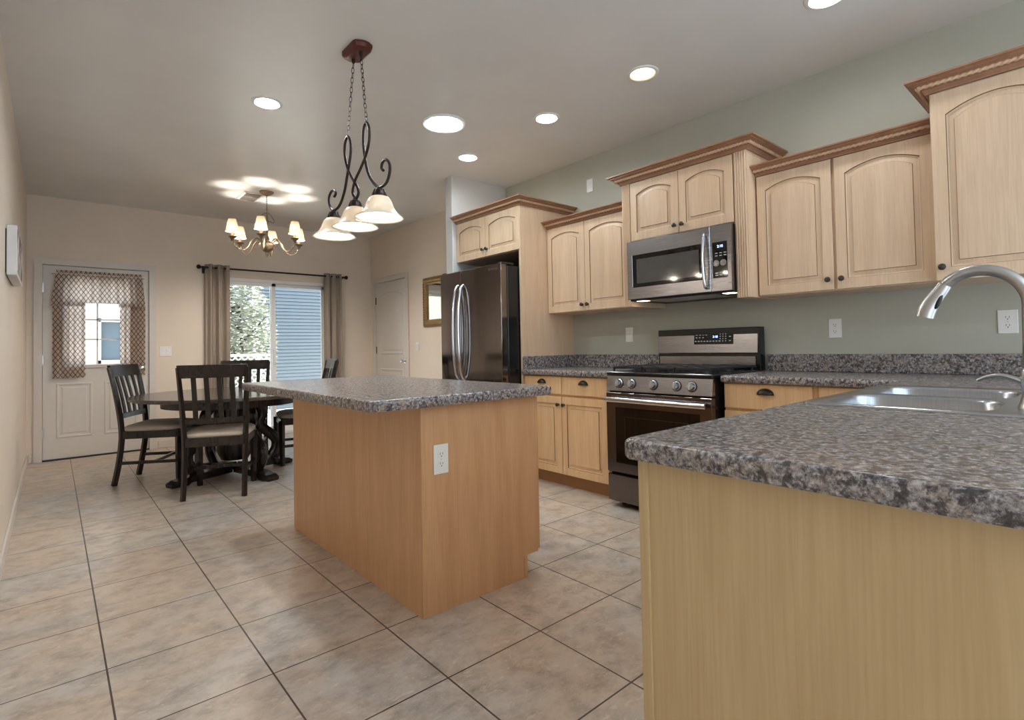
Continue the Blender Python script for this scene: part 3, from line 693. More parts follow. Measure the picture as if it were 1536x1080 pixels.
mb = MB(); mb.box(IX0+0.016, IX1, IYA+0.016, IYB-0.016, BB, CT-0.043).box(IX0+0.016, 1.698, IYA+0.016, IYB-0.016, 0, BB); obj('cabinet_box', mb, 'maple_island', t)
obj('corner_post', MB().box(1.680, 1.702, IYA-0.004, IYA+0.012, 0, BB), 'maple_island', t, bevel=0.003)
for k in range(3):
    y0 = IYA+0.012+k*0.498
    cab_door(t, IX1+0.026, y0, y0+0.492, BB+0.006, CT-0.058, 0.0, 'maple_island', 'hi', s=1, kz=0.75)
plate(lambda s, z, d: (1.2245+s, IYA-d, 0.631+z), 'outlet', 0.072, 0.122, 'white outlet on the end of the island', 'wall_outlet')

# ------------------------------------------------------------------ sink and faucet
t = thing('kitchen_sink', ((SK[0]+SK[1])/2, 0.36, CT), 'double bowl stainless steel drop in sink in the peninsula worktop', 'sink')
z = CT+0.004
bowls = [(1.748, 2.096, 0.215, 0.596), (2.154, 2.502, 0.215, 0.596)]
mb = MB()
ol = rrect(SK[0]+0.006, SK[1]-0.006, SK[2]+0.006, SK[3]-0.006, 0.028)
def bl(b, d, r): return rrect(b[0]+d, b[1]-d, b[2]+d, b[3]-d, r)
tops = fill(mb, [rrect(SK[0]+0.020, SK[1]-0.020, SK[2]+0.020, SK[3]-0.020, 0.020)]+[bl(b, 0, 0.085) for b in bowls], z)
q1 = mb.vs([(x, y, z+0.004) for x, y in rrect(SK[0]+0.013, SK[1]-0.013, SK[2]+0.013, SK[3]-0.013, 0.024)]); q2 = mb.vs([(x, y, z+0.004) for x, y in ol]); l2 = mb.vs([(x, y, z+0.001) for x, y in rrect(SK[0]+0.001, SK[1]-0.001, SK[2]+0.001, SK[3]-0.001, 0.031)]); l3 = mb.vs([(x, y, CT+0.0005) for x, y in rrect(SK[0], SK[1], SK[2], SK[3], 0.032)])
for a, b in ((tops[0], q1), (q1, q2), (q2, l2), (l2, l3)):
    for i in range(len(a)): mb.f([a[i], a[(i+1) % len(a)], b[(i+1) % len(a)], b[i]])
for k, b in enumerate(bowls):
    prev = tops[k+1]
    for d, r, zz in ((0.002, 0.083, z-0.002), (0.006, 0.079, z-0.008), (0.010, 0.075, z-0.06), (0.016, 0.070, z-0.14), (0.028, 0.060, z-0.165), (0.055, 0.050, z-0.175)):
        nx = mb.vs([(x, y, zz) for x, y in bl(b, d, r)])
        for i in range(len(nx)): mb.f([prev[i], prev[(i+1) % len(nx)], nx[(i+1) % len(nx)], nx[i]])
        prev = nx
    mb.f(prev)
obj('basin', mb, 'steel', t, smooth=True, angle=30)
for b in bowls:
    mb = MB(); mb.lathe([(0.042, -0.172), (0.040, -0.169), (0.030, -0.171), (0.012, -0.173), (0.002, -0.173)], ((b[0]+b[1])/2, (b[2]+b[3])/2, z), 20); obj('drain', mb, 'bright_steel', t, smooth=True)
FXc, FY = 1.900, 0.150
t = thing('kitchen_faucet', (FXc, FY, CT+0.004), 'brushed nickel gooseneck pull down faucet with side lever behind the sink', 'faucet')
z0 = CT+0.004
mb = MB(); mb.lathe([(0.031, 0), (0.031, 0.004), (0.027, 0.012), (0.022, 0.030), (0.020, 0.045), (0.024, 0.058), (0.0245, 0.085), (0.022, 0.098), (0.0185, 0.103)], (FXc, FY, z0), 24, None, True, True); obj('base', mb, 'nickel', t, smooth=True)
pts = [(FXc, FY, z0+0.10), (FXc, FY, 1.08), (FXc, FY, 1.18)]
cy_, cz_, rr = FY+0.097, 1.180, 0.097
for k in range(1, 15): a = PI-k*R(138)/14; pts.append((FXc, cy_+rr*math.cos(a), cz_+rr*math.sin(a)))
rs = [0.0185, 0.0165]+[0.0150]*(len(pts)-2)
mb = MB(); mb.tube(pts, rs, 18, up=(1, 0, 0)); obj('spout', mb, 'nickel', t, smooth=True)
e = Vector(pts[-1]); tip = Vector((FXc, 0.368, 1.156)); t0_ = Vector((0, 0.50, -0.87)); t1_ = Vector((0, 0.20, -0.98)); L_ = (tip-e).length
hp = []
for k in range(9):
    q = k/8; h00, h10, h01, h11 = 2*q**3-3*q*q+1, q**3-2*q*q+q, -2*q**3+3*q*q, q**3-q*q
    hp.append(e*h00+t0_*L_*h10+tip*h01+t1_*L_*h11)
mb = MB(); mb.tube(hp, [0.0172, 0.0182, 0.0190, 0.0198, 0.0206, 0.0214, 0.0222, 0.0230, 0.0225], 20, up=(1, 0, 0)); hd = obj('spray_head', mb, 'nickel', t, smooth=True)
c = hp[4]+Vector((-0.0125, -0.0150, -0.004)); mb = MB(); mb.ball((0, 0, 0), 0.012, 12, 1.0, Matrix.Translation(c) @ Matrix.Rotation(R(22), 4, 'X') @ Matrix.Rotation(R(40), 4, 'Z') @ Matrix.Diagonal((0.45, 0.55, 1.9, 1))); obj('spray_button', mb, 'black_matte', hd, smooth=True)
mb = MB(); pz = z0+0.073
mb.tube(catmull([(FXc, FY+0.018, pz-0.006), (FXc-0.002, FY+0.034, pz+0.002), (FXc-0.004, FY+0.060, pz+0.010), (FXc-0.006, FY+0.088, pz+0.006), (FXc-0.008, FY+0.108, pz-0.004)], 5), [0.012-0.0075*k/20 for k in range(21)], 12, sq=(0.8, 1.1)); obj('lever', mb, 'nickel', t, smooth=True)

# ------------------------------------------------------------------ refrigerator
RX, RY0, RY1, RT = 2.735, 3.285, 4.166, 1.776
t = thing('refrigerator', ((RX+XW)/2, (RY0+RY1)/2, 0), 'black stainless french door refrigerator under the maple cabinet', 'refrigerator')
obj('body', MB().box(RX+0.085, XW-0.05, RY0+0.004, RY1-0.004, 0.02, RT-0.010), 'black_enamel', t, bevel=0.006)
def fdoor(y0, y1, z0, z1, name, label=None):
    mb = MB(); n = 8; pts = []
    for k in range(n+1):
        q = k/n; y = y0+(y1-y0)*q; yy = (y-(RY0+RY1)/2)/((RY1-RY0)/2); pts.append((RX+0.012*yy*yy, y))
    poly = pts+[(RX+0.078, y1), (RX+0.078, y0)]
    mb.loops([[(x, y, z0) for x, y in poly], [(x, y, z1) for x, y in poly]], True, True)
    o = obj(name, mb, 'black_steel', t, smooth=True, bevel=0.006, seg=3, angle=30); return o
ymid = 3.826
dr = fdoor(RY0, ymid-0.003, 0.72, RT, 'door'); dl = fdoor(ymid+0.003, RY1, 0.72, RT, 'door'); fz = fdoor(RY0, RY1, 0.06, 0.71, 'freezer_drawer')
for o, yy, sg in ((dr, ymid-0.040, 1), (dl, ymid+0.040, -1)):
    mb = MB(); pp = catmull([(RX+0.004, yy, 1.640), (RX-0.028, yy, 1.605), (RX-0.052, yy, 1.45), (RX-0.060, yy, 1.23), (RX-0.052, yy, 1.01), (RX-0.028, yy, 0.855), (RX+0.004, yy, 0.820)], 6)
    mb.tube(pp, 0.0145, 12, sq=(0.8, 1.1), up=(0, 1, 0)); obj('handle', mb, 'bright_steel', o, smooth=True)
mb = MB(); pp = catmull([(RX+0.004, RY0+0.10, 0.63), (RX-0.04, RY0+0.14, 0.63), (RX-0.055, ymid-0.1, 0.63), (RX-0.04, RY1-0.14, 0.63), (RX+0.004, RY1-0.10, 0.63)], 6); mb.tube(pp, 0.013, 12); obj('handle', mb, 'bright_steel', fz, smooth=True)
for y in (RY0+0.03, RY1-0.03): obj('hinge_cover', MB().box(RX+0.03, RX+0.16, y-0.025, y+0.025, RT-0.004, RT+0.014), 'black_matte', t, bevel=0.004)
text('logo', 'SAMSUNG', 0.026, facing_left(RX+0.0045, 3.375, 1.738), 'bright_steel', dr)

# ------------------------------------------------------------------ microwave
WX, WY0, WY1, WZ0, WZ1 = 3.100, 1.528, 2.296, 1.402, 1.823
t = thing('microwave', (WX+0.2, 1.91, WZ0), 'stainless over the range microwave with dark window', 'microwave')
obj('body', MB().box(WX+0.030, XW-0.002, WY0+0.002, WY1-0.002, WZ0, WZ1), 'black_matte', t, bevel=0.003)
ysp = 1.662
mb = MB()
def wrect(y0, y1, z0, z1, x): return [(x, y0, z0), (x, y1, z0), (x, y1, z1), (x, y0, z1)]
mb.loops([wrect(ysp+0.001, WY1, WZ0+0.010, WZ1-0.002, WX+0.03), wrect(ysp+0.001, WY1, WZ0+0.010, WZ1-0.002, WX+0.003), wrect(ysp+0.004, WY1-0.003, WZ0+0.013, WZ1-0.005, WX), wrect(1.706, 2.252, 1.493, 1.722, WX), wrect(1.709, 2.249, 1.496, 1.719, WX+0.004)], True, True)
wd = obj('door', mb, 'dark_steel', t)
obj('window_border', MB().box(WX+0.0015, WX+0.003, 1.709, 2.249, 1.496, 1.719), 'black_glass', wd)
obj('window', MB().box(WX+0.0008, WX+0.0016, 1.740, 2.215, 1.520, 1.690), 'mesh_glass', wd)
mb = MB(); mb.tube(catmull([(WX+0.002, 1.690, 1.775), (WX-0.026, 1.690, 1.755), (WX-0.044, 1.690, 1.61), (WX-0.026, 1.690, 1.462), (WX+0.002, 1.690, 1.442)], 7), 0.0125, 12, sq=(0.8, 1.1), up=(0, 1, 0)); obj('handle', mb, 'bright_steel', wd, smooth=True)
text('logo', 'SAMSUNG', 0.020, facing_left(WX-0.0002, 1.957, 1.437), 'bright_steel', wd)
mb = MB(); mb.box(WX+0.001, WX+0.03, WY0, ysp-0.002, WZ0+0.010, WZ1-0.002); cp = obj('control_panel', mb, 'dark_steel', t, bevel=0.002)
obj('keypad', MB().box(WX-0.0006, WX+0.001, 1.553, 1.648, 1.494, 1.716), 'black_glass', cp)
obj('display', MB().box(WX-0.0012, WX-0.0006, 1.564, 1.634, 1.672, 1.704), 'black_glass', cp)
text('clock_digits', '2:18', 0.022, facing_left(WX-0.0014, 1.597, 1.688), 'display_blue', cp)
mb = MB()
for r_ in range(2):
    for c_ in range(3): mb.box(WX-0.0012, WX-0.0006, 1.622-0.028*c_-0.008, 1.622-0.028*c_+0.008, 1.645-0.016*r_, 1.649-0.016*r_)
for r_ in range(2):
    for c_ in range(3): mb.box(WX-0.0012, WX-0.0006, 1.622-0.028*c_-0.009, 1.622-0.028*c_+0.009, 1.522-0.014*r_, 1.527-0.014*r_)
obj('key_markings', mb, 'button_white', cp)
mb = MB()
for y in (1.578, 1.624): mb.lathe([(0.020, 0), (0.020, 0.002), (0.016, 0.003), (0.001, 0.003)], (WX-0.0006, y, 1.585), 20, Matrix.Rotation(R(-90), 4, 'Y'))
obj('dial', mb, 'dark_steel', cp, smooth=True)
mb = MB(); mb.box(WX+0.06, WX+0.30, 1.66, 2.16, WZ0-0.004, WZ0); obj('grease_filter', mb, 'steel', t)
for y in (1.58, 2.22): obj('lamp_lens', MB().box(WX+0.05, WX+0.11, y-0.035, y+0.035, WZ0-0.0025, WZ0-0.0003), 'hood_lamp', t)

# ------------------------------------------------------------------ gas range
GX, GY0, GY1 = 2.860, 1.548, 2.322
t = thing('gas_range', (GX+0.35, 1.935, 0), 'stainless and black gas range with five knobs and backguard', 'range')
mb = MB(); mb.box(GX+0.045, XW-0.03, GY0+0.003, GY1-0.003, 0.03, 0.885)
for y in (GY0+0.05, GY1-0.05):
    for x in (GX+0.12, XW-0.10): mb.lathe([(0.02, 0.0), (0.02, 0.03)], (x, y, 0), 12, None, True, True)
obj('body', mb, 'black_enamel', t)
mb = MB(); mb.box(GX+0.010, XW-0.09, GY0, GY1, 0.885, 0.912); ck = obj('cooktop', mb, 'black_enamel', t, bevel=0.008, seg=3)
mb = MB(); mb.prism([(GX+0.006, 0.783), (GX+0.045, 0.783), (GX+0.045, 0.885), (GX+0.022, 0.885)], 'y', GY0+0.002, GY1-0.002); pn = obj('control_panel', mb, 'dark_steel', t, bevel=0.002)
tilt = math.atan2(0.016, 0.102)
for y in (2.214, 2.114, 1.948, 1.782, 1.680):
    Mx = Matrix.Rotation(R(-90)+tilt, 4, 'Y'); c = (GX+0.013, y, 0.835)
    mb = MB(); mb.lathe([(0.029, 0), (0.029, 0.004), (0.023, 0.006), (0.022, 0.020), (0.020, 0.024), (0.001, 0.024)], c, 24, Mx, True); kb = obj('knob', mb, 'steel', pn, smooth=True)
    mb = MB(); mb.box(-0.022, 0.022, -0.006, 0.006, 0.020, 0.036, Matrix.Translation(c) @ Mx); obj('knob_grip', mb, 'nickel', kb, bevel=0.003)
    mb = MB(); mb.lathe([(0.0295, -0.0005), (0.033, 0.0015), (0.033, 0.0)], c, 24, Mx); obj('knob_ring', mb, 'black_matte', kb, smooth=True)
def grect(y0, y1, z0, z1, x): return [(x, y0, z0), (x, y1, z0), (x, y1, z1), (x, y0, z1)]
mb = MB(); oy0, oy1 = GY0+0.003, GY1-0.003
mb.loops([grect(oy0, oy1, 0.240, 0.772, GX+0.043), grect(oy0, oy1, 0.240, 0.772, GX+0.003), grect(oy0+0.003, oy1-0.003, 0.243, 0.769, GX), grect(oy0+0.075, oy1-0.075, 0.305, 0.675, GX), grect(oy0+0.077, oy1-0.077, 0.307, 0.673, GX+0.004)], True, True)
od = obj('oven_door', mb, 'door_steel', t)
obj('oven_window', MB().box(GX+0.0015, GX+0.004, oy0+0.077, oy1-0.077, 0.307, 0.673), 'oven_glass', od)
mb = MB(); gy0, gy1, gz0, gz1 = oy0+0.15, oy1-0.15, 0.36, 0.615
for b in ((gy0, gy1, gz0, gz0+0.002), (gy0, gy1, gz1-0.002, gz1), (gy0, gy0+0.002, gz0, gz1), (gy1-0.002, gy1, gz0, gz1)): mb.box(GX+0.0011, GX+0.0016, *b)
obj('window_line', mb, 'pewter', od)
mb = MB(); mb.tube([(GX-0.040, GY0+0.025, 0.728), (GX-0.043, 1.935, 0.728), (GX-0.040, GY1-0.025, 0.728)], 0.0135, 14, sq=(1.25, 0.8))
for y in (GY0+0.06, GY1-0.06): mb.tube([(GX+0.002, y, 0.724), (GX-0.034, y, 0.728)], 0.011, 10)
obj('handle', mb, 'bright_steel', od, smooth=True)
mb = MB(); mb.box(GX+0.004, GX+0.043, oy0, oy1, 0.045, 0.222); obj('storage_drawer', mb, 'door_steel', t, bevel=0.004)
# grates and burners
zt = 0.912
for k in range(3):
    y0 = GY0+0.030+k*0.240; y1 = y0+0.234; x0, x1 = GX+0.050, XW-0.125
    mb = MB(); h0, h1 = zt+0.020, zt+0.034; b = 0.011
    mb.box(x0, x1, y0, y0+b, h0, h1).box(x0, x1, y1-b, y1, h0, h1).box(x0, x0+b, y0, y1, h0, h1).box(x1-b, x1, y0, y1, h0, h1).box((x0+x1)/2-b/2, (x0+x1)/2+b/2, y0, y1, h0, h1)
    for xx in ((x0*3+x1)/4, (x0+3*x1)/4): mb.box(xx-b/2, xx+b/2, y0, y1, h0+0.002, h1)
    ycn = (y0+y1)/2; mb.box(x0, x1, ycn-b/2, ycn+b/2, h0+0.002, h1)
    for xx in (x0, x1-b, (x0+x1)/2-b/2):
        for yy in (y0, y1-b): mb.box(xx, xx+b, yy, yy+b, zt-0.001, h0)
    obj('grate', mb, 'cast_iron', t, bevel=0.002)
for x, y in ((GX+0.18, GY0+0.147), (GX+0.18, GY1-0.147), (GX+0.46, GY0+0.147), (GX+0.46, GY1-0.147), (GX+0.32, 1.935)):
    mb = MB(); mb.lathe([(0.05, 0.0), (0.05, 0.008), (0.036, 0.010), (0.036, 0.017), (0.001, 0.018)], (x, y, zt), 20, None, True); obj('burner', mb, 'cast_iron', t, smooth=True)
# backguard
bx = 3.490
mb = MB(); mb.box(bx+0.012, XW-0.006, GY0+0.002, GY1-0.004, 0.905, 1.196); bg = obj('backguard', mb, 'black_enamel', t, bevel=0.004)
mb = MB(); mb.prism([(bx, 1.022), (bx+0.014, 1.020), (bx+0.028, 1.192), (bx+0.016, 1.192)], 'y', GY0+0.014, GY1-0.006); bp = obj('backguard_panel', mb, 'dark_steel', bg, bevel=0.003)
mb = MB(); mb.box(bx+0.004, bx+0.012, GY0+0.03, GY1-0.02, 0.925, 1.000); obj('vent_panel', mb, 'dark_steel', bg)
def bgp(y, z): return lambda a, b, d: (bx+0.016*(z+b-1.022)/0.170-0.0006-d, y-a, z+b)
P = bgp(1.872, 1.128)
def slab(nm, a0, a1, b0, b1, d0, d1, mat, par):
    mb = MB(); v = mb.vs([P(a, b, d) for d in (d0, d1) for a, b in ((a0, b0), (a1, b0), (a1, b1), (a0, b1))])
    for q in ((3, 2, 1, 0), (4, 5, 6, 7), (0, 1, 5, 4), (1, 2, 6, 5), (2, 3, 7, 6), (3, 0, 4, 7)): mb.f([v[i] for i in q])
    return obj(nm, mb, mat, par)
slab('control_display', -0.145, 0.145, -0.044, 0.040, 0.0, 0.0012, 'black_glass', bp)
mb = MB()
def key(a, b, w_, h_=0.004):
    v = mb.vs([P(a+i, b+j, 0.0016) for i, j in ((-w_/2, -h_/2), (w_/2, -h_/2), (w_/2, h_/2), (-w_/2, h_/2))]); mb.f(v)
for a in (-0.125, -0.098, -0.074, -0.052): key(a, 0.022, 0.015)
for a in (-0.126, -0.102, -0.076): key(a, 0.004, 0.012, 0.006)
obj('function_keys', mb, 'button_white', bp); mb = MB()
for k in range(9): key(-0.132+0.0225*k, -0.022, 0.013, 0.006)
obj('key_markings', mb, 'button_white', bp); mb = MB()
for r_ in range(4):
    for c_ in range(3): key(0.052+0.020*c_, 0.026-0.016*r_, 0.006, 0.006)
for b_ in (0.008, -0.020): key(0.122, b_, 0.014, 0.006)
obj('number_keys', mb, 'button_white', bp)
text('clock_digits', '2:18', 0.022, lambda x, y, d: P(x+0.015, y+0.008, 0.0016+d), 'display_blue', bp)
P2 = bgp(1.885, 1.055)
text('logo', 'SAMSUNG', 0.019, lambda x, y, d: P2(x, y, 0.0008+d), 'button_white', bp)

# ------------------------------------------------------------------ pendant fixture over the island
PXc = 1.270
t = thing('pendant_light', (PXc, 2.72, ZC), 'wrought iron three shade pendant fixture hanging over the island', 'pendant light')
mb = MB(); pl = [(0.115*math.cos(a)*(1 if abs(math.cos(a)) < 0.8 else 0.95), 0.062*max(-0.9, min(0.9, math.sin(a)*1.25))) for a in [2*PI*k/28 for k in range(28)]]
def cl(sc, zz): return [(PXc+v*sc, 2.720+u*sc, zz) for u, v in pl]
mb.loops([cl(1.0, ZC-0.0003), cl(1.0, ZC-0.012), cl(0.90, ZC-0.028), cl(0.70, ZC-0.036)], True, True); cnp = obj('canopy', mb, 'rust_bronze', t, smooth=True, angle=30)
for y in (2.672, 2.768): mb = MB(); mb.lathe([(0.010, -0.036), (0.009, -0.055), (0.004, -0.060)], (PXc, y, ZC), 10, None, True, True); obj('canopy_loop', mb, 'iron', cnp, smooth=True)
tops = [(2.616, 2.314), (2.852, 2.314)]
for (yt, zt_), ys in zip(tops, (2.672, 2.768)):
    a = Vector((PXc, ys, ZC-0.058)); b = Vector((PXc, yt, zt_+0.004)); n = 15; mb = MB(); d = (b-a)/n; dn = d.normalized()
    for k in range(n):
        c = a+d*(k+0.5); side = Vector((1, 0, 0)) if k % 2 else dn.cross(Vector((1, 0, 0)))
        hl = d.length*0.5+0.0025; wd_ = 0.0072
        ring = [c+dn*hl*(0.6*math.cos(q)+0.4*max(-1, min(1, 1.6*math.cos(q))))+side*wd_*math.sin(q) for q in [2*PI*j/14 for j in range(14)]]
        mb.tube(ring, 0.0017, 6, closed=True)
    obj('chain', mb, 'iron', t, smooth='all')
ca = [(3.054, 2.008), (3.039, 2.028), (3.073, 2.054), (3.115, 2.05), (3.134, 2.014), (3.115, 1.962), (3.056, 1.929), (2.975, 1.943), (2.909, 2.004), (2.869, 2.085), (2.842, 2.140), (2.818, 2.205), (2.818, 2.261), (2.852, 2.310), (2.890, 2.285), (2.897, 2.221), (2.868, 2.143), (2.809, 2.064), (2.742, 1.997), (2.723, 1.955), (2.754, 1.928)]
cb = [(2.754, 1.928), (2.788, 1.97), (2.755, 2.027), (2.683, 2.081), (2.626, 2.14), (2.588, 2.202), (2.586, 2.268), (2.616, 2.312), (2.650, 2.290), (2.657, 2.217), (2.640, 2.130), (2.609, 2.045), (2.556, 1.978), (2.479, 1.928), (2.404, 1.932), (2.366, 1.975), (2.367, 2.02), (2.405, 2.051), (2.442, 2.045), (2.451, 2.02), (2.432, 2.003)]
for cv, off in ((ca, 0.006), (cb, -0.006)):
    pp = catmull([(PXc+off*math.sin(PI*min(1, i/4))*(1 if (i//6) % 2 == 0 else -1), y, z) for i, (y, z) in enumerate(cv)], 6)
    mb = MB(); mb.tube(pp, 0.0075, 10); obj('scroll_arm', mb, 'iron', t, smooth='all')
SH = [(0.030, 0.112), (0.046, 0.106), (0.060, 0.090), (0.068, 0.070), (0.076, 0.048), (0.090, 0.026), (0.108, 0.010), (0.122, 0.002), (0.126, -0.002)]
for ysh, zr in ((3.060, 1.770), (2.764, 1.772), (2.480, 1.768)):
    zb = zr+0.002
    mb = MB(); mb.lathe([(0.012, 0.160), (0.016, 0.150), (0.026, 0.146), (0.036, 0.122), (0.037, 0.108), (0.030, 0.104)], (PXc, ysh, zb), 24, None, True, True, wob=lambda a: 1+0.05*math.cos(12*a)); fit = obj('shade_fitter', mb, 'iron', t, smooth=True)
    mb = MB(); mb.lathe(SH+[(0.122, -0.003), (0.105, 0.006), (0.086, 0.022), (0.072, 0.046), (0.064, 0.070), (0.056, 0.088), (0.043, 0.102), (0.030, 0.108)], (PXc, ysh, zb), 40); obj('glass_shade', mb, 'alabaster', fit, smooth='all')
    mb = MB(); mb.lathe([(0.012, 0.095), (0.013, 0.068), (0.024, 0.046), (0.031, 0.026), (0.028, 0.006), (0.016, -0.006), (0.001, -0.010)], (PXc, ysh, zb), 20, None, True); obj('bulb', mb, 'bulb', fit, smooth='all')

# ------------------------------------------------------------------ dining chandelier
CX, CYc = 1.684, 5.789
t = thing('chandelier', (CX, CYc, ZC), 'antique six arm chandelier with small fabric shades in the dining area', 'chandelier')
mb = MB(); mb.lathe([(0.070, -0.0005), (0.068, -0.012), (0.048, -0.026), (0.020, -0.034), (0.008, -0.045)], (CX, CYc, ZC), 28, None, True, True); obj('canopy', mb, 'antique', t, smooth=True)
mb = MB(); n = 9; a = Vector((CX, CYc, ZC-0.044)); b = Vector((CX, CYc, 2.545)); d = (b-a)/n
for k in range(n):
    c = a+d*(k+0.5); side = Vector((1, 0, 0)) if k % 2 else Vector((0, 1, 0)); ring = [c+Vector((0, 0, 1))*0.013*math.cos(q)+side*0.006*math.sin(q) for q in [2*PI*j/12 for j in range(12)]]; mb.tube(ring, 0.0018, 6, closed=True)
obj('chain', mb, 'antique', t, smooth='all')
mb = MB(); mb.lathe([(0.004, 2.548), (0.010, 2.535), (0.006, 2.52), (0.009, 2.47), (0.016, 2.46), (0.020, 2.44), (0.010, 2.42), (0.009, 2.30), (0.018, 2.285), (0.024, 2.262), (0.020, 2.245), (0.044, 2.235), (0.074, 2.215), (0.080, 2.195), (0.066, 2.160), (0.040, 2.135), (0.020, 2.124), (0.014, 2.110), (0.017, 2.098), (0.009, 2.085), (0.002, 2.074)], (CX, CYc, 0), 24); obj('column', mb, 'antique', t, smooth='all')
mb = MB()
for k in range(3):
    q = R(20+120*k); e_ = Vector((math.cos(q), math.sin(q), 0)); c0 = Vector((CX, CYc, 0))
    mb.tube(catmull([c0+Vector((0, 0, 2.545)), c0+e_*0.045+Vector((0, 0, 2.520)), c0+e_*0.085+Vector((0, 0, 2.470)), c0+e_*0.075+Vector((0, 0, 2.445)), c0+e_*0.035+Vector((0, 0, 2.452)), c0+e_*0.012+Vector((0, 0, 2.440))], 5), 0.0038, 7)
obj('scroll_crown', mb, 'antique', t, smooth='all')
base_ang = math.atan2(-0.96, -0.279)
for k in range(6):
    q = base_ang+R(-9+60*k); e_ = Vector((math.cos(q), math.sin(q), 0)); c0 = Vector((CX, CYc, 0)); ra = 0.335
    mb = MB(); mb.tube(catmull([c0+e_*0.05+Vector((0, 0, 2.218)), c0+e_*0.095+Vector((0, 0, 2.258)), c0+e_*0.15+Vector((0, 0, 2.225)), c0+e_*0.19+Vector((0, 0, 2.150)), c0+e_*0.245+Vector((0, 0, 2.120)), c0+e_*0.305+Vector((0, 0, 2.150)), c0+e_*ra+Vector((0, 0, 2.215))], 6), 0.0065, 8); ar = obj('arm', mb, 'antique', t, smooth='all')
    c = c0+e_*ra
    mb = MB(); mb.lathe([(0.010, 2.195), (0.014, 2.210), (0.020, 2.224), (0.040, 2.238), (0.044, 2.244), (0.030, 2.246), (0.014, 2.246)], (c.x, c.y, 0), 20, None, True, True); obj('drip_cup', mb, 'antique', ar, smooth=True)
    mb = MB(); mb.lathe([(0.0125, 2.246), (0.0125, 2.296), (0.006, 2.300)], (c.x, c.y, 0), 12, None, True, True); obj('candle_sleeve', mb, 'candle', ar, smooth=True)
    mb = MB(); mb.lathe([(0.006, 2.300), (0.014, 2.314), (0.014, 2.332), (0.004, 2.357), (0.001, 2.359)], (c.x, c.y, 0), 12, None, True, True); obj('bulb', mb, 'candle_bulb', ar, smooth='all')
    mb = MB(); mb.lathe([(0.061, 2.292), (0.054, 2.330), (0.046, 2.375), (0.0365, 2.418)], (c.x, c.y, 0), 24, wob=lambda a: 1+0.02*math.cos(12*a)); sh = obj('lamp_shade', mb, 'shade_cloth', ar, smooth='all')
    for r_, z_ in ((0.0612, 2.293), (0.0365, 2.418)):
        mb = MB(); mb.tube([(c.x+r_*math.cos(w_), c.y+r_*math.sin(w_), z_) for w_ in [2*PI*j/24 for j in range(24)]], 0.002, 6, closed=True); obj('shade_trim', mb, 'antique', sh, smooth='all')

# ------------------------------------------------------------------ dining table and chairs
TX, TY = 1.240, 5.250
t = thing('dining_table', (TX, TY, 0), 'round espresso pedestal dining table with scroll legs', 'table')
mb = MB(); r = 0.785; mb.lathe([(0.001, 0.700), (r-0.06, 0.700), (r-0.03, 0.702), (r-0.004, 0.708), (r, 0.716), (r, 0.728), (r-0.006, 0.735), (0.001, 0.735)], (TX, TY, 0), 72); obj('tabletop', mb, 'table_top', t, smooth=True, angle=25)
mb = MB(); mb.lathe([(0.56, 0.700), (0.56, 0.632), (0.54, 0.632), (0.54, 0.700)], (TX, TY, 0), 48); obj('apron', mb, 'espresso', t, smooth=True)
mb = MB(); mb.lathe([(0.001, 0.699), (0.20, 0.699), (0.20, 0.66), (0.13, 0.62), (0.115, 0.45), (0.14, 0.32), (0.15, 0.22), (0.11, 0.14), (0.001, 0.12)], (TX, TY, 0), 20); obj('pedestal', mb, 'espresso', t, smooth=True)
for k in range(4):
    q = R(18+90*k); e_ = Vector((math.cos(q), math.sin(q), 0)); sd = Vector((-e_.y, e_.x, 0)); c0 = Vector((TX, TY, 0))
    pp = catmull([c0+e_*0.10+Vector((0, 0, 0.655)), c0+e_*0.22+Vector((0, 0, 0.610)), c0+e_*0.27+Vector((0, 0, 0.52)), c0+e_*0.24+Vector((0, 0, 0.42)), c0+e_*0.31+Vector((0, 0, 0.345)), c0+e_*0.40+Vector((0, 0, 0.26)), c0+e_*0.405+Vector((0, 0, 0.17)), c0+e_*0.345+Vector((0, 0, 0.09)), c0+e_*0.30+Vector((0, 0, 0.045))], 5)
    mb = MB(); mb.tube(pp, 0.042, 8, sq=(0.85, 1.15), up=tuple(sd)); lg = obj('leg', mb, 'espresso', t, smooth=True, angle=50)
    Mx = Matrix.Translation(c0) @ Matrix.Rotation(q, 4, 'Z'); mb = MB()
    pr_ = [(0.05, 0.10), (0.05, 0.03), (0.40, 0.018), (0.42, 0.0), (0.555, 0.0), (0.562, 0.03), (0.52, 0.052), (0.36, 0.075)]
    mb.loops([[Mx @ Vector((u, s_*0.050, v)) for u, v in pr_] for s_ in (-1, 1)], True, True); obj('foot', mb, 'espresso', lg, bevel=0.006)

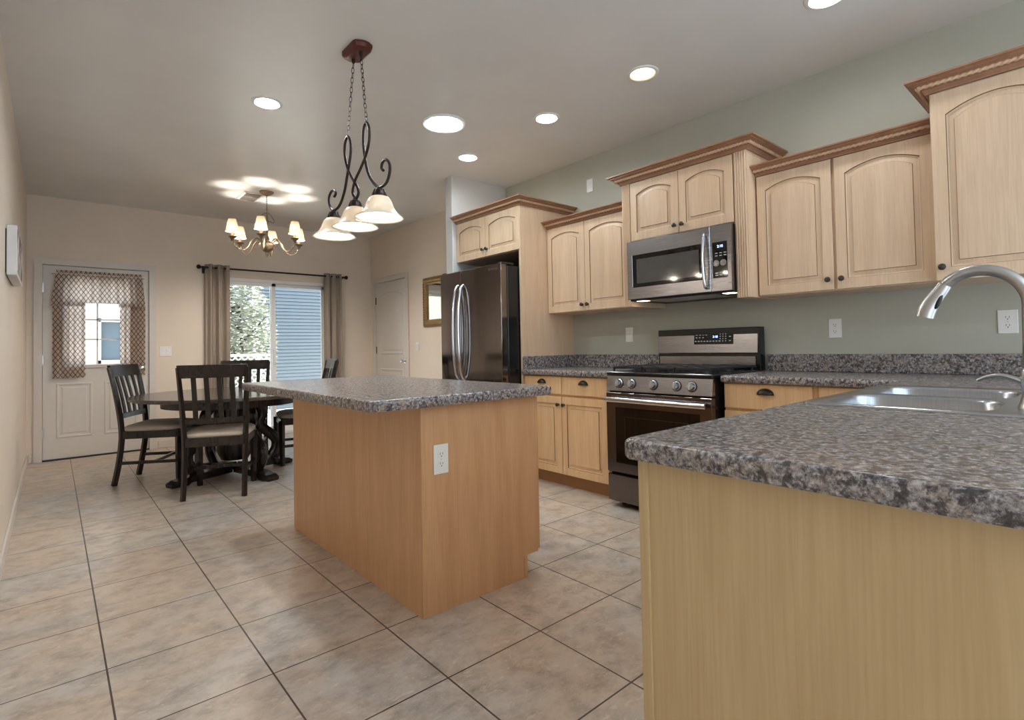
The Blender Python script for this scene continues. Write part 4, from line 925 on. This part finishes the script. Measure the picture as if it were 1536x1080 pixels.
def make_chair():
    t = thing('dining_chair', (0, 0, 0), 'x', 'chair', 'dining chairs around the round table')
    def post(s): return [(s*0.205, -0.262, 0.0), (s*0.203, -0.232, 0.16), (s*0.205, -0.208, 0.34), (s*0.208, -0.205, 0.46), (s*0.214, -0.220, 0.62), (s*0.222, -0.252, 0.82), (s*0.228, -0.288, 0.985)]
    for s in (-1, 1):
        pp = catmull(post(s), 4); mb = MB(); mb.tube(pp, [0.0235 if p.z < 0.6 else 0.0235-0.005*(p.z-0.6)/0.4 for p in pp], 4, sq=(0.9, 1.1), up=(1, 0, 0))
        lg = obj('leg', mb, 'espresso', t, bevel=0.003)
        mb = MB(); mb.tube([(s*0.200, 0.222, 0.0), (s*0.203, 0.224, 0.20), (s*0.205, 0.225, 0.43)], [0.023, 0.027, 0.030], 4, up=(1, 0, 0)); obj('leg', mb, 'espresso', t, bevel=0.003)
        mb = MB(); mb.box(-0.010, 0.010, -0.215, 0.225, -0.013, 0.013, Matrix.Translation((s*0.203, 0, 0.185))); obj('stretcher', mb, 'espresso', t, bevel=0.002)
    obj('stretcher', MB().box(-0.200, 0.200, 0.03, 0.05, 0.172, 0.198), 'espresso', t, bevel=0.002)
    mb = MB(); mb.box(-0.20, 0.20, -0.222, -0.200, 0.385, 0.450).box(-0.21, 0.21, 0.212, 0.236, 0.385, 0.450)
    for s in (-1, 1): mb.box(s*0.206-0.011, s*0.206+0.011, -0.21, 0.225, 0.385, 0.450)
    obj('seat_frame', mb, 'espresso', t, bevel=0.003)
    mb = MB(); n = 28; prof = [(1.0, 0.449), (1.03, 0.462), (1.02, 0.478), (0.94, 0.492), (0.72, 0.503), (0.35, 0.508), (0.02, 0.509)]
    ls = []
    for sc, z in prof:
        l = []
        for k in range(n):
            a = 2*PI*k/n; c_, s_ = math.cos(a), math.sin(a); e = 0.32
            x = 0.222*math.copysign(abs(c_)**e, c_)*sc; y = 0.012+0.218*math.copysign(abs(s_)**e, s_)*sc
            l.append((x, y, z))
        ls.append(l)
    mb.loops(ls, True, True); obj('seat', mb, 'seat_fabric', t, smooth='all')
    def curved_rail(z0, z1, y0, y1, bow, hw, th):
        mb = MB(); ls = []
        for k in range(13):
            q = k/12*2-1; x = q*hw; b = -bow*(1-q*q)
            ls.append([(x, y0+b-th/2, z0), (x, y0+b+th/2, z0), (x, y1+b+th/2, z1), (x, y1+b-th/2, z1)])
        mb.loops(ls, True, True); return mb
    obj('top_rail', curved_rail(0.905, 1.003, -0.266, -0.290, 0.022, 0.234, 0.026), 'espresso', t, smooth=True, bevel=0.004)
    obj('lower_rail', curved_rail(0.555, 0.598, -0.208, -0.212, 0.006, 0.208, 0.020), 'espresso', t, smooth=True, bevel=0.003)
    for k in range(4):
        x = -0.129+0.086*k; q = x/0.22
        mb = MB(); ls = []
        for j in range(7):
            u = j/6; z = 0.585+0.335*u; y = -0.210-0.060*u**1.3-(0.006+0.016*u)*(1-q*q); wv = 0.0165
            ls.append([(x-wv, y-0.006, z), (x+wv, y-0.006, z), (x+wv, y+0.006, z), (x-wv, y+0.006, z)])
        mb.loops(ls, True, True); obj('slat', mb, 'espresso', t, smooth=True)
    return t
ch0 = make_chair()
def place(root, x, y, face, label):
    """x, y = middle of the rear feet; face = compass direction (dx, dy) the sitter looks"""
    f = Vector(face).normalized(); c = Vector((x, y))+f*0.262
    root.location = (c.x, c.y, 0); root.rotation_euler = (0, 0, math.atan2(f.y, f.x)-PI/2); root['label'] = label
place(ch0, 0.914, 4.480, (0.39, 0.92), 'dark slat back dining chair nearest the camera, its back to the island')
c2 = copy_tree(ch0); place(c2, 0.490, 5.690, (0.87, -0.50), 'dark slat back dining chair in front of the entry door')
c3 = copy_tree(ch0); place(c3, 1.545, 6.110, (-0.40, -0.91), 'dark slat back dining chair on the far side of the table, before the sliding door')
c4 = copy_tree(ch0); place(c4, 2.165, 5.370, (-0.97, 0.18), 'dark dining chair at the right end of the table, mostly hidden by the island')

# ------------------------------------------------------------------ curtains
def drape(name, x0, x1, z0, z1, y, waves, amp, mat, seed=0, n=90, th=0.0025, flare=0.0):
    rnd = random.Random(seed); mb = MB(); ph = [rnd.uniform(0, 6) for _ in range(3)]
    rows = 10; ls = []
    for j in range(rows+1):
        v = j/rows; z = z1+(z0-z1)*v; l = []
        for i in range(n+1):
            u = i/n; x = x0+(x1-x0)*u+flare*(u-0.5)*v
            yy = y+amp*(1+0.25*v)*math.sin(2*PI*waves*u+ph[0])+amp*0.3*math.sin(2*PI*waves*2.3*u+ph[1]+v)
            l.append((x, yy, z))
        ls.append(l)
    mb.loops(ls, cyc=False); return mb
t = thing('drape', (1.52, YD-0.08, 0), 'taupe grommet drape left of the sliding door', 'curtain', 'taupe drapes')
o = obj('cloth', drape('d', 1.395, 1.655, 0.02, 2.165, YD-0.085, 2.6, 0.030, 'drape', 3), 'drape', t, smooth='all'); o.modifiers.new('s', 'SOLIDIFY').thickness = 0.003
t2 = thing('drape', (2.98, YD-0.08, 0), 'taupe grommet drape right of the sliding door', 'curtain', 'taupe drapes')
o = obj('cloth', drape('d', 2.850, 3.085, 0.02, 2.165, YD-0.085, 2.6, 0.030, 'drape', 8), 'drape', t2, smooth='all'); o.modifiers.new('s', 'SOLIDIFY').thickness = 0.003
for par, xs in ((t, (1.43, 1.48, 1.53, 1.58, 1.63)), (t2, (2.88, 2.93, 2.98, 3.03))):
    for x in xs:
        mb = MB(); mb.tube([(x, YD-0.085+0.022*math.cos(q), 2.126+0.022*math.sin(q)) for q in [2*PI*j/18 for j in range(18)]], 0.0035, 6, closed=True); obj('grommet', mb, 'nickel', par, smooth='all')
t = thing('curtain_rod', (2.24, YD-0.085, 2.126), 'black curtain rod with ball finials above the sliding door', 'curtain rod')
mb = MB(); mb.tube([(1.36, YD-0.085, 2.126), (3.13, YD-0.085, 2.126)], 0.0105, 12); obj('rod', mb, 'black_rod', t, smooth=True)
for x, s in ((1.36, -1), (3.13, 1)):
    mb = MB(); mb.lathe([(0.012, -0.004), (0.015, 0.0), (0.010, 0.006), (0.010, 0.012), (0.022, 0.020), (0.028, 0.036), (0.022, 0.052), (0.006, 0.060)], (x, YD-0.085, 2.126), 16, Matrix.Rotation(R(90*s), 4, 'Y'), True, True); obj('finial', mb, 'black_rod', t, smooth=True)
for x in (1.385, 3.105):
    mb = MB(); mb.box(x-0.006, x+0.006, YD-0.085, YD-0.002, 2.100, 2.112).box(x-0.014, x+0.014, YD-0.006, YD-0.0005, 2.06, 2.15).box(x-0.006, x+0.006, YD-0.098, YD-0.072, 2.104, 2.118); obj('bracket', mb, 'black_rod', t)
# door curtains
yc = YD-0.055
t = thing('window_valance', (0.39, yc, 1.98), 'brown and white trellis valance across the top of the door window', 'curtain', 'trellis door curtains')
def valance():
    mb = MB(); n = 130; rows = 12; ls = []
    for j in range(rows+1):
        v = j/rows; l = []
        for i in range(n+1):
            u = i/n; xt = 0.030+0.735*u; xb = -0.016+0.815*u; x = xt+(xb-xt)*v
            edge = 1 if (u < 0.345 or u > 0.695) else 0
            zb = 1.612 if edge else 1.648
            z = 1.988+(zb-1.988)*v; amp = 0.010 if v > 0.1 else 0.007
            l.append((x, yc+amp*math.sin(2*PI*(11 if v > 0.1 else 24)*u+0.6*math.sin(9*u))-(0.012 if edge and v > 0.15 else 0), z))
        ls.append(l)
    mb.loops(ls, cyc=False); return mb
o = obj('cloth', valance(), 'trellis_cloth', t, smooth='all')
mb = MB(); mb.tube([(0.0, yc, 1.955), (0.79, yc, 1.955)], 0.006, 8)
for x in (0.0, 0.79): mb.box(x-0.005, x+0.005, yc, YD+0.011, 1.948, 1.962)
obj('valance_rod', mb, 'plate_white', t)
for x0, x1, sd, lab in ((-0.020, 0.268, 4, 'brown and white trellis cafe curtain on the hinge side of the door window'), (0.545, 0.800, 6, 'brown and white trellis cafe curtain behind the chair side of the door window')):
    t = thing('cafe_curtain', ((x0+x1)/2, yc+0.02, 1.66), lab, 'curtain', 'trellis door curtains')
    o = obj('cloth', drape('c', x0+0.02, x1, 0.853, 1.665, yc+0.022, 3.5, 0.011, 'trellis_cloth', sd), 'trellis_cloth', t, smooth='all')
    mb = MB(); mb.tube([(x0+0.01, yc+0.022, 1.655), (x1+0.01, yc+0.022, 1.655)], 0.004, 8)
    mb.box((x0+x1)/2-0.004, (x0+x1)/2+0.004, yc+0.022, YD+0.011, 1.652, 1.660); obj('cafe_rod', mb, 'plate_white', t)

# ------------------------------------------------------------------ wall pieces
t = thing('canvas_print', (XL, 4.45, 1.66), 'thick white edged black and white canvas print on the left wall', 'picture')
obj('canvas', MB().box(XL+0.006, XL+0.050, 4.105, 4.790, 1.555, 1.840), 'print_white', t, bevel=0.003)
obj('stretcher_frame', MB().box(XL+0.0005, XL+0.006, 4.125, 4.770, 1.575, 1.820), 'slot_dark', t)
obj('image', MB().box(XL+0.050, XL+0.0506, 4.125, 4.770, 1.575, 1.825), 'photo_print', t)
t = thing('wall_mirror', (XW, 5.45, 1.67), 'ornate gold framed mirror on the wall behind the refrigerator', 'mirror')
y0, y1, z0, z1 = 5.085, 5.800, 1.358, 1.985
mb = MB(); rnd = random.Random(5); prof = [(0.0, 0.002), (0.004, 0.022), (0.022, 0.040), (0.044, 0.034), (0.062, 0.026), (0.076, 0.036), (0.088, 0.030), (0.095, 0.012)]
mb.loops([[(XW-dp, y0+d, z0+d), (XW-dp, y1-d, z0+d), (XW-dp, y1-d, z1-d), (XW-dp, y0+d, z1-d)] for d, dp in prof])
def bead(y, z): mb.ball((XW-0.036, y, z), 0.013, 8)
k = 0.032
for i in range(int((y1-y0-0.06)/k)):
    bead(y0+0.03+k*i, z0+0.030); bead(y0+0.03+k*i, z1-0.030)
for i in range(int((z1-z0-0.06)/k)):
    bead(y0+0.030, z0+0.03+k*i); bead(y1-0.030, z0+0.03+k*i)
obj('mirror_frame', mb, 'gold_leaf', t, smooth=True)
obj('mirror_glass', MB().box(XW-0.012, XW-0.002, y0+0.092, y1-0.092, z0+0.092, z1-0.092), 'mirror_glass', t)

# ------------------------------------------------------------------ outside, seen through the doors
tag(obj('patio', MB().box(-8, 14, YD+0.12, 22, -0.25, -0.05), 'patio'), 'pale paved ground outside the doors', 'ground', kind='structure')
t = thing('neighbour_house', (4.9, 11.0, -0.05), 'blue grey house with lap siding outside the sliding door', 'house')
mb = MB(); hx0, hx1, hy = 2.96, 7.2, 11.0
for k in range(50):
    z = -0.05+0.069*k; mb.prism([(hy-0.026, z+0.007), (hy-0.004, z+0.069), (hy+0.05, z+0.069), (hy+0.05, z+0.007)], 'x', hx0, hx1)
obj('siding', mb, 'siding_paint', t)
obj('wall_core', MB().box(hx0+0.02, hx1, hy+0.05, hy+2.5, -0.05, 3.40), 'siding_paint', t)
obj('corner_board', MB().box(hx0-0.03, hx0+0.06, hy-0.03, hy+0.06, -0.05, 3.40), 'vinyl_white', t)
t = thing('pale_house', (0.4, 13.0, -0.05), 'pale house with a grey window seen through the entry door glass', 'house')
mb = MB(); mb.box(-2.2, 0.62, 12.0, 14, -0.05, 3.0).box(1.12, 1.30, 12.0, 14, -0.05, 3.0).box(0.62, 1.12, 12.0, 14, -0.05, 0.95).box(0.62, 1.12, 12.0, 14, 1.72, 3.0); obj('wall', mb, 'stucco', t)
fr = obj('window_frame', MB().box(0.60, 0.66, 11.97, 12.05, 0.93, 1.74).box(1.08, 1.14, 11.97, 12.05, 0.93, 1.74).box(0.6, 1.14, 11.97, 12.05, 1.68, 1.74).box(0.6, 1.14, 11.97, 12.05, 0.93, 0.99), 'vinyl_white', t)
obj('pane', MB().box(0.64, 1.10, 12.06, 12.08, 0.97, 1.70), 'house_glass', fr)
def leaves(mb, c, rad, n, size, rnd):
    for _ in range(n):
        while True:
            p = Vector((rnd.uniform(-1, 1), rnd.uniform(-1, 1), rnd.uniform(-1, 1)))
            if p.length < 1: break
        p = Vector(c)+Vector((p.x*rad[0], p.y*rad[1], p.z*rad[2])); s = size*rnd.uniform(0.6, 1.3)
        Mx = Matrix.Translation(p) @ Matrix.Rotation(rnd.uniform(0, 6.28), 4, 'Z') @ Matrix.Rotation(rnd.uniform(-1.2, 1.2), 4, 'X')
        v = mb.vs([Mx @ Vector(q) for q in ((-s, 0, 0), (0, -s*0.42, s*0.10), (s, 0, 0), (0, s*0.42, s*0.10))]); mb.f(v)
def tree(x, y, h, rad, n, size, mat, label, name, seed):
    rnd = random.Random(seed); t = thing(name, (x, y, -0.05), label, name.split('_')[-1], 'plants outside')
    mb = MB(); mb.tube(catmull([(x, y, -0.05), (x+0.03, y, h*0.4), (x-0.02, y+0.03, h*0.8)], 4), [0.05-0.004*k for k in range(9)], 8)
    for k in range(5):
        a = rnd.uniform(0, 6.28); mb.tube([(x, y, h*(0.3+0.1*k)), (x+rad[0]*0.7*math.cos(a), y+rad[1]*0.7*math.sin(a), h*(0.45+0.12*k))], [0.022, 0.006], 6)
    obj('trunk', mb, 'bark', t, smooth=True)
    mb = MB(); leaves(mb, (x, y, h-rad[2]), rad, n, size, rnd); obj('foliage', mb, mat, t)
tree(2.36, 9.6, 2.42, (0.56, 0.55, 1.22), 5200, 0.050, 'leaf', 'sunlit leafy tree outside the left pane of the sliding door', 'leafy_tree', 11)
tree(2.14, 11.9, 3.4, (0.72, 0.6, 1.75), 6000, 0.085, 'leaf_dark', 'dark evergreen tree behind the sunlit tree outside', 'evergreen_tree', 12)
tree(0.55, 9.6, 0.95, (0.75, 0.45, 0.5), 900, 0.05, 'leaf', 'low bush outside the entry door window', 'garden_bush', 13)
t = thing('lattice_fence', (2.4, 8.9, -0.05), 'white lattice fence rail outside the sliding door', 'fence')
mb = MB(); fy, fx0, fx1 = 8.9, 1.2, 2.66
mb.box(fx0, fx1, fy-0.03, fy+0.03, 1.02, 1.06).box(fx0, fx1, fy-0.02, fy+0.02, 0.05, 0.09); obj('rail', mb, 'vinyl_white', t)
for x in (1.22, 1.92, 2.45): obj('post', MB().box(x-0.025, x+0.025, fy-0.025, fy+0.025, -0.05, 1.05), 'vinyl_white', t)
mb = MB(); k = 0.09
for i in range(-12, 22):
    for s in (-1, 1):
        a = Vector((fx0+i*k, 0.09)); b = a+Vector((0.93, 0.93)); pts = []
        q0 = max(0.0, (fx0-a.x)/0.93); q1 = min(1.0, (fx1-a.x)/0.93)
        if q1 <= q0: continue
        z_a, z_b = 0.09+0.93*q0, 0.09+0.93*q1
        if s < 0: z_a, z_b = 1.11-z_a, 1.11-z_b
        p, q = Vector((a.x+0.93*q0, fy+0.004*s, z_a)), Vector((a.x+0.93*q1, fy+0.004*s, z_b)); mb.tube([p, q], 0.008, 4)
obj('lattice', mb, 'vinyl_white', t)
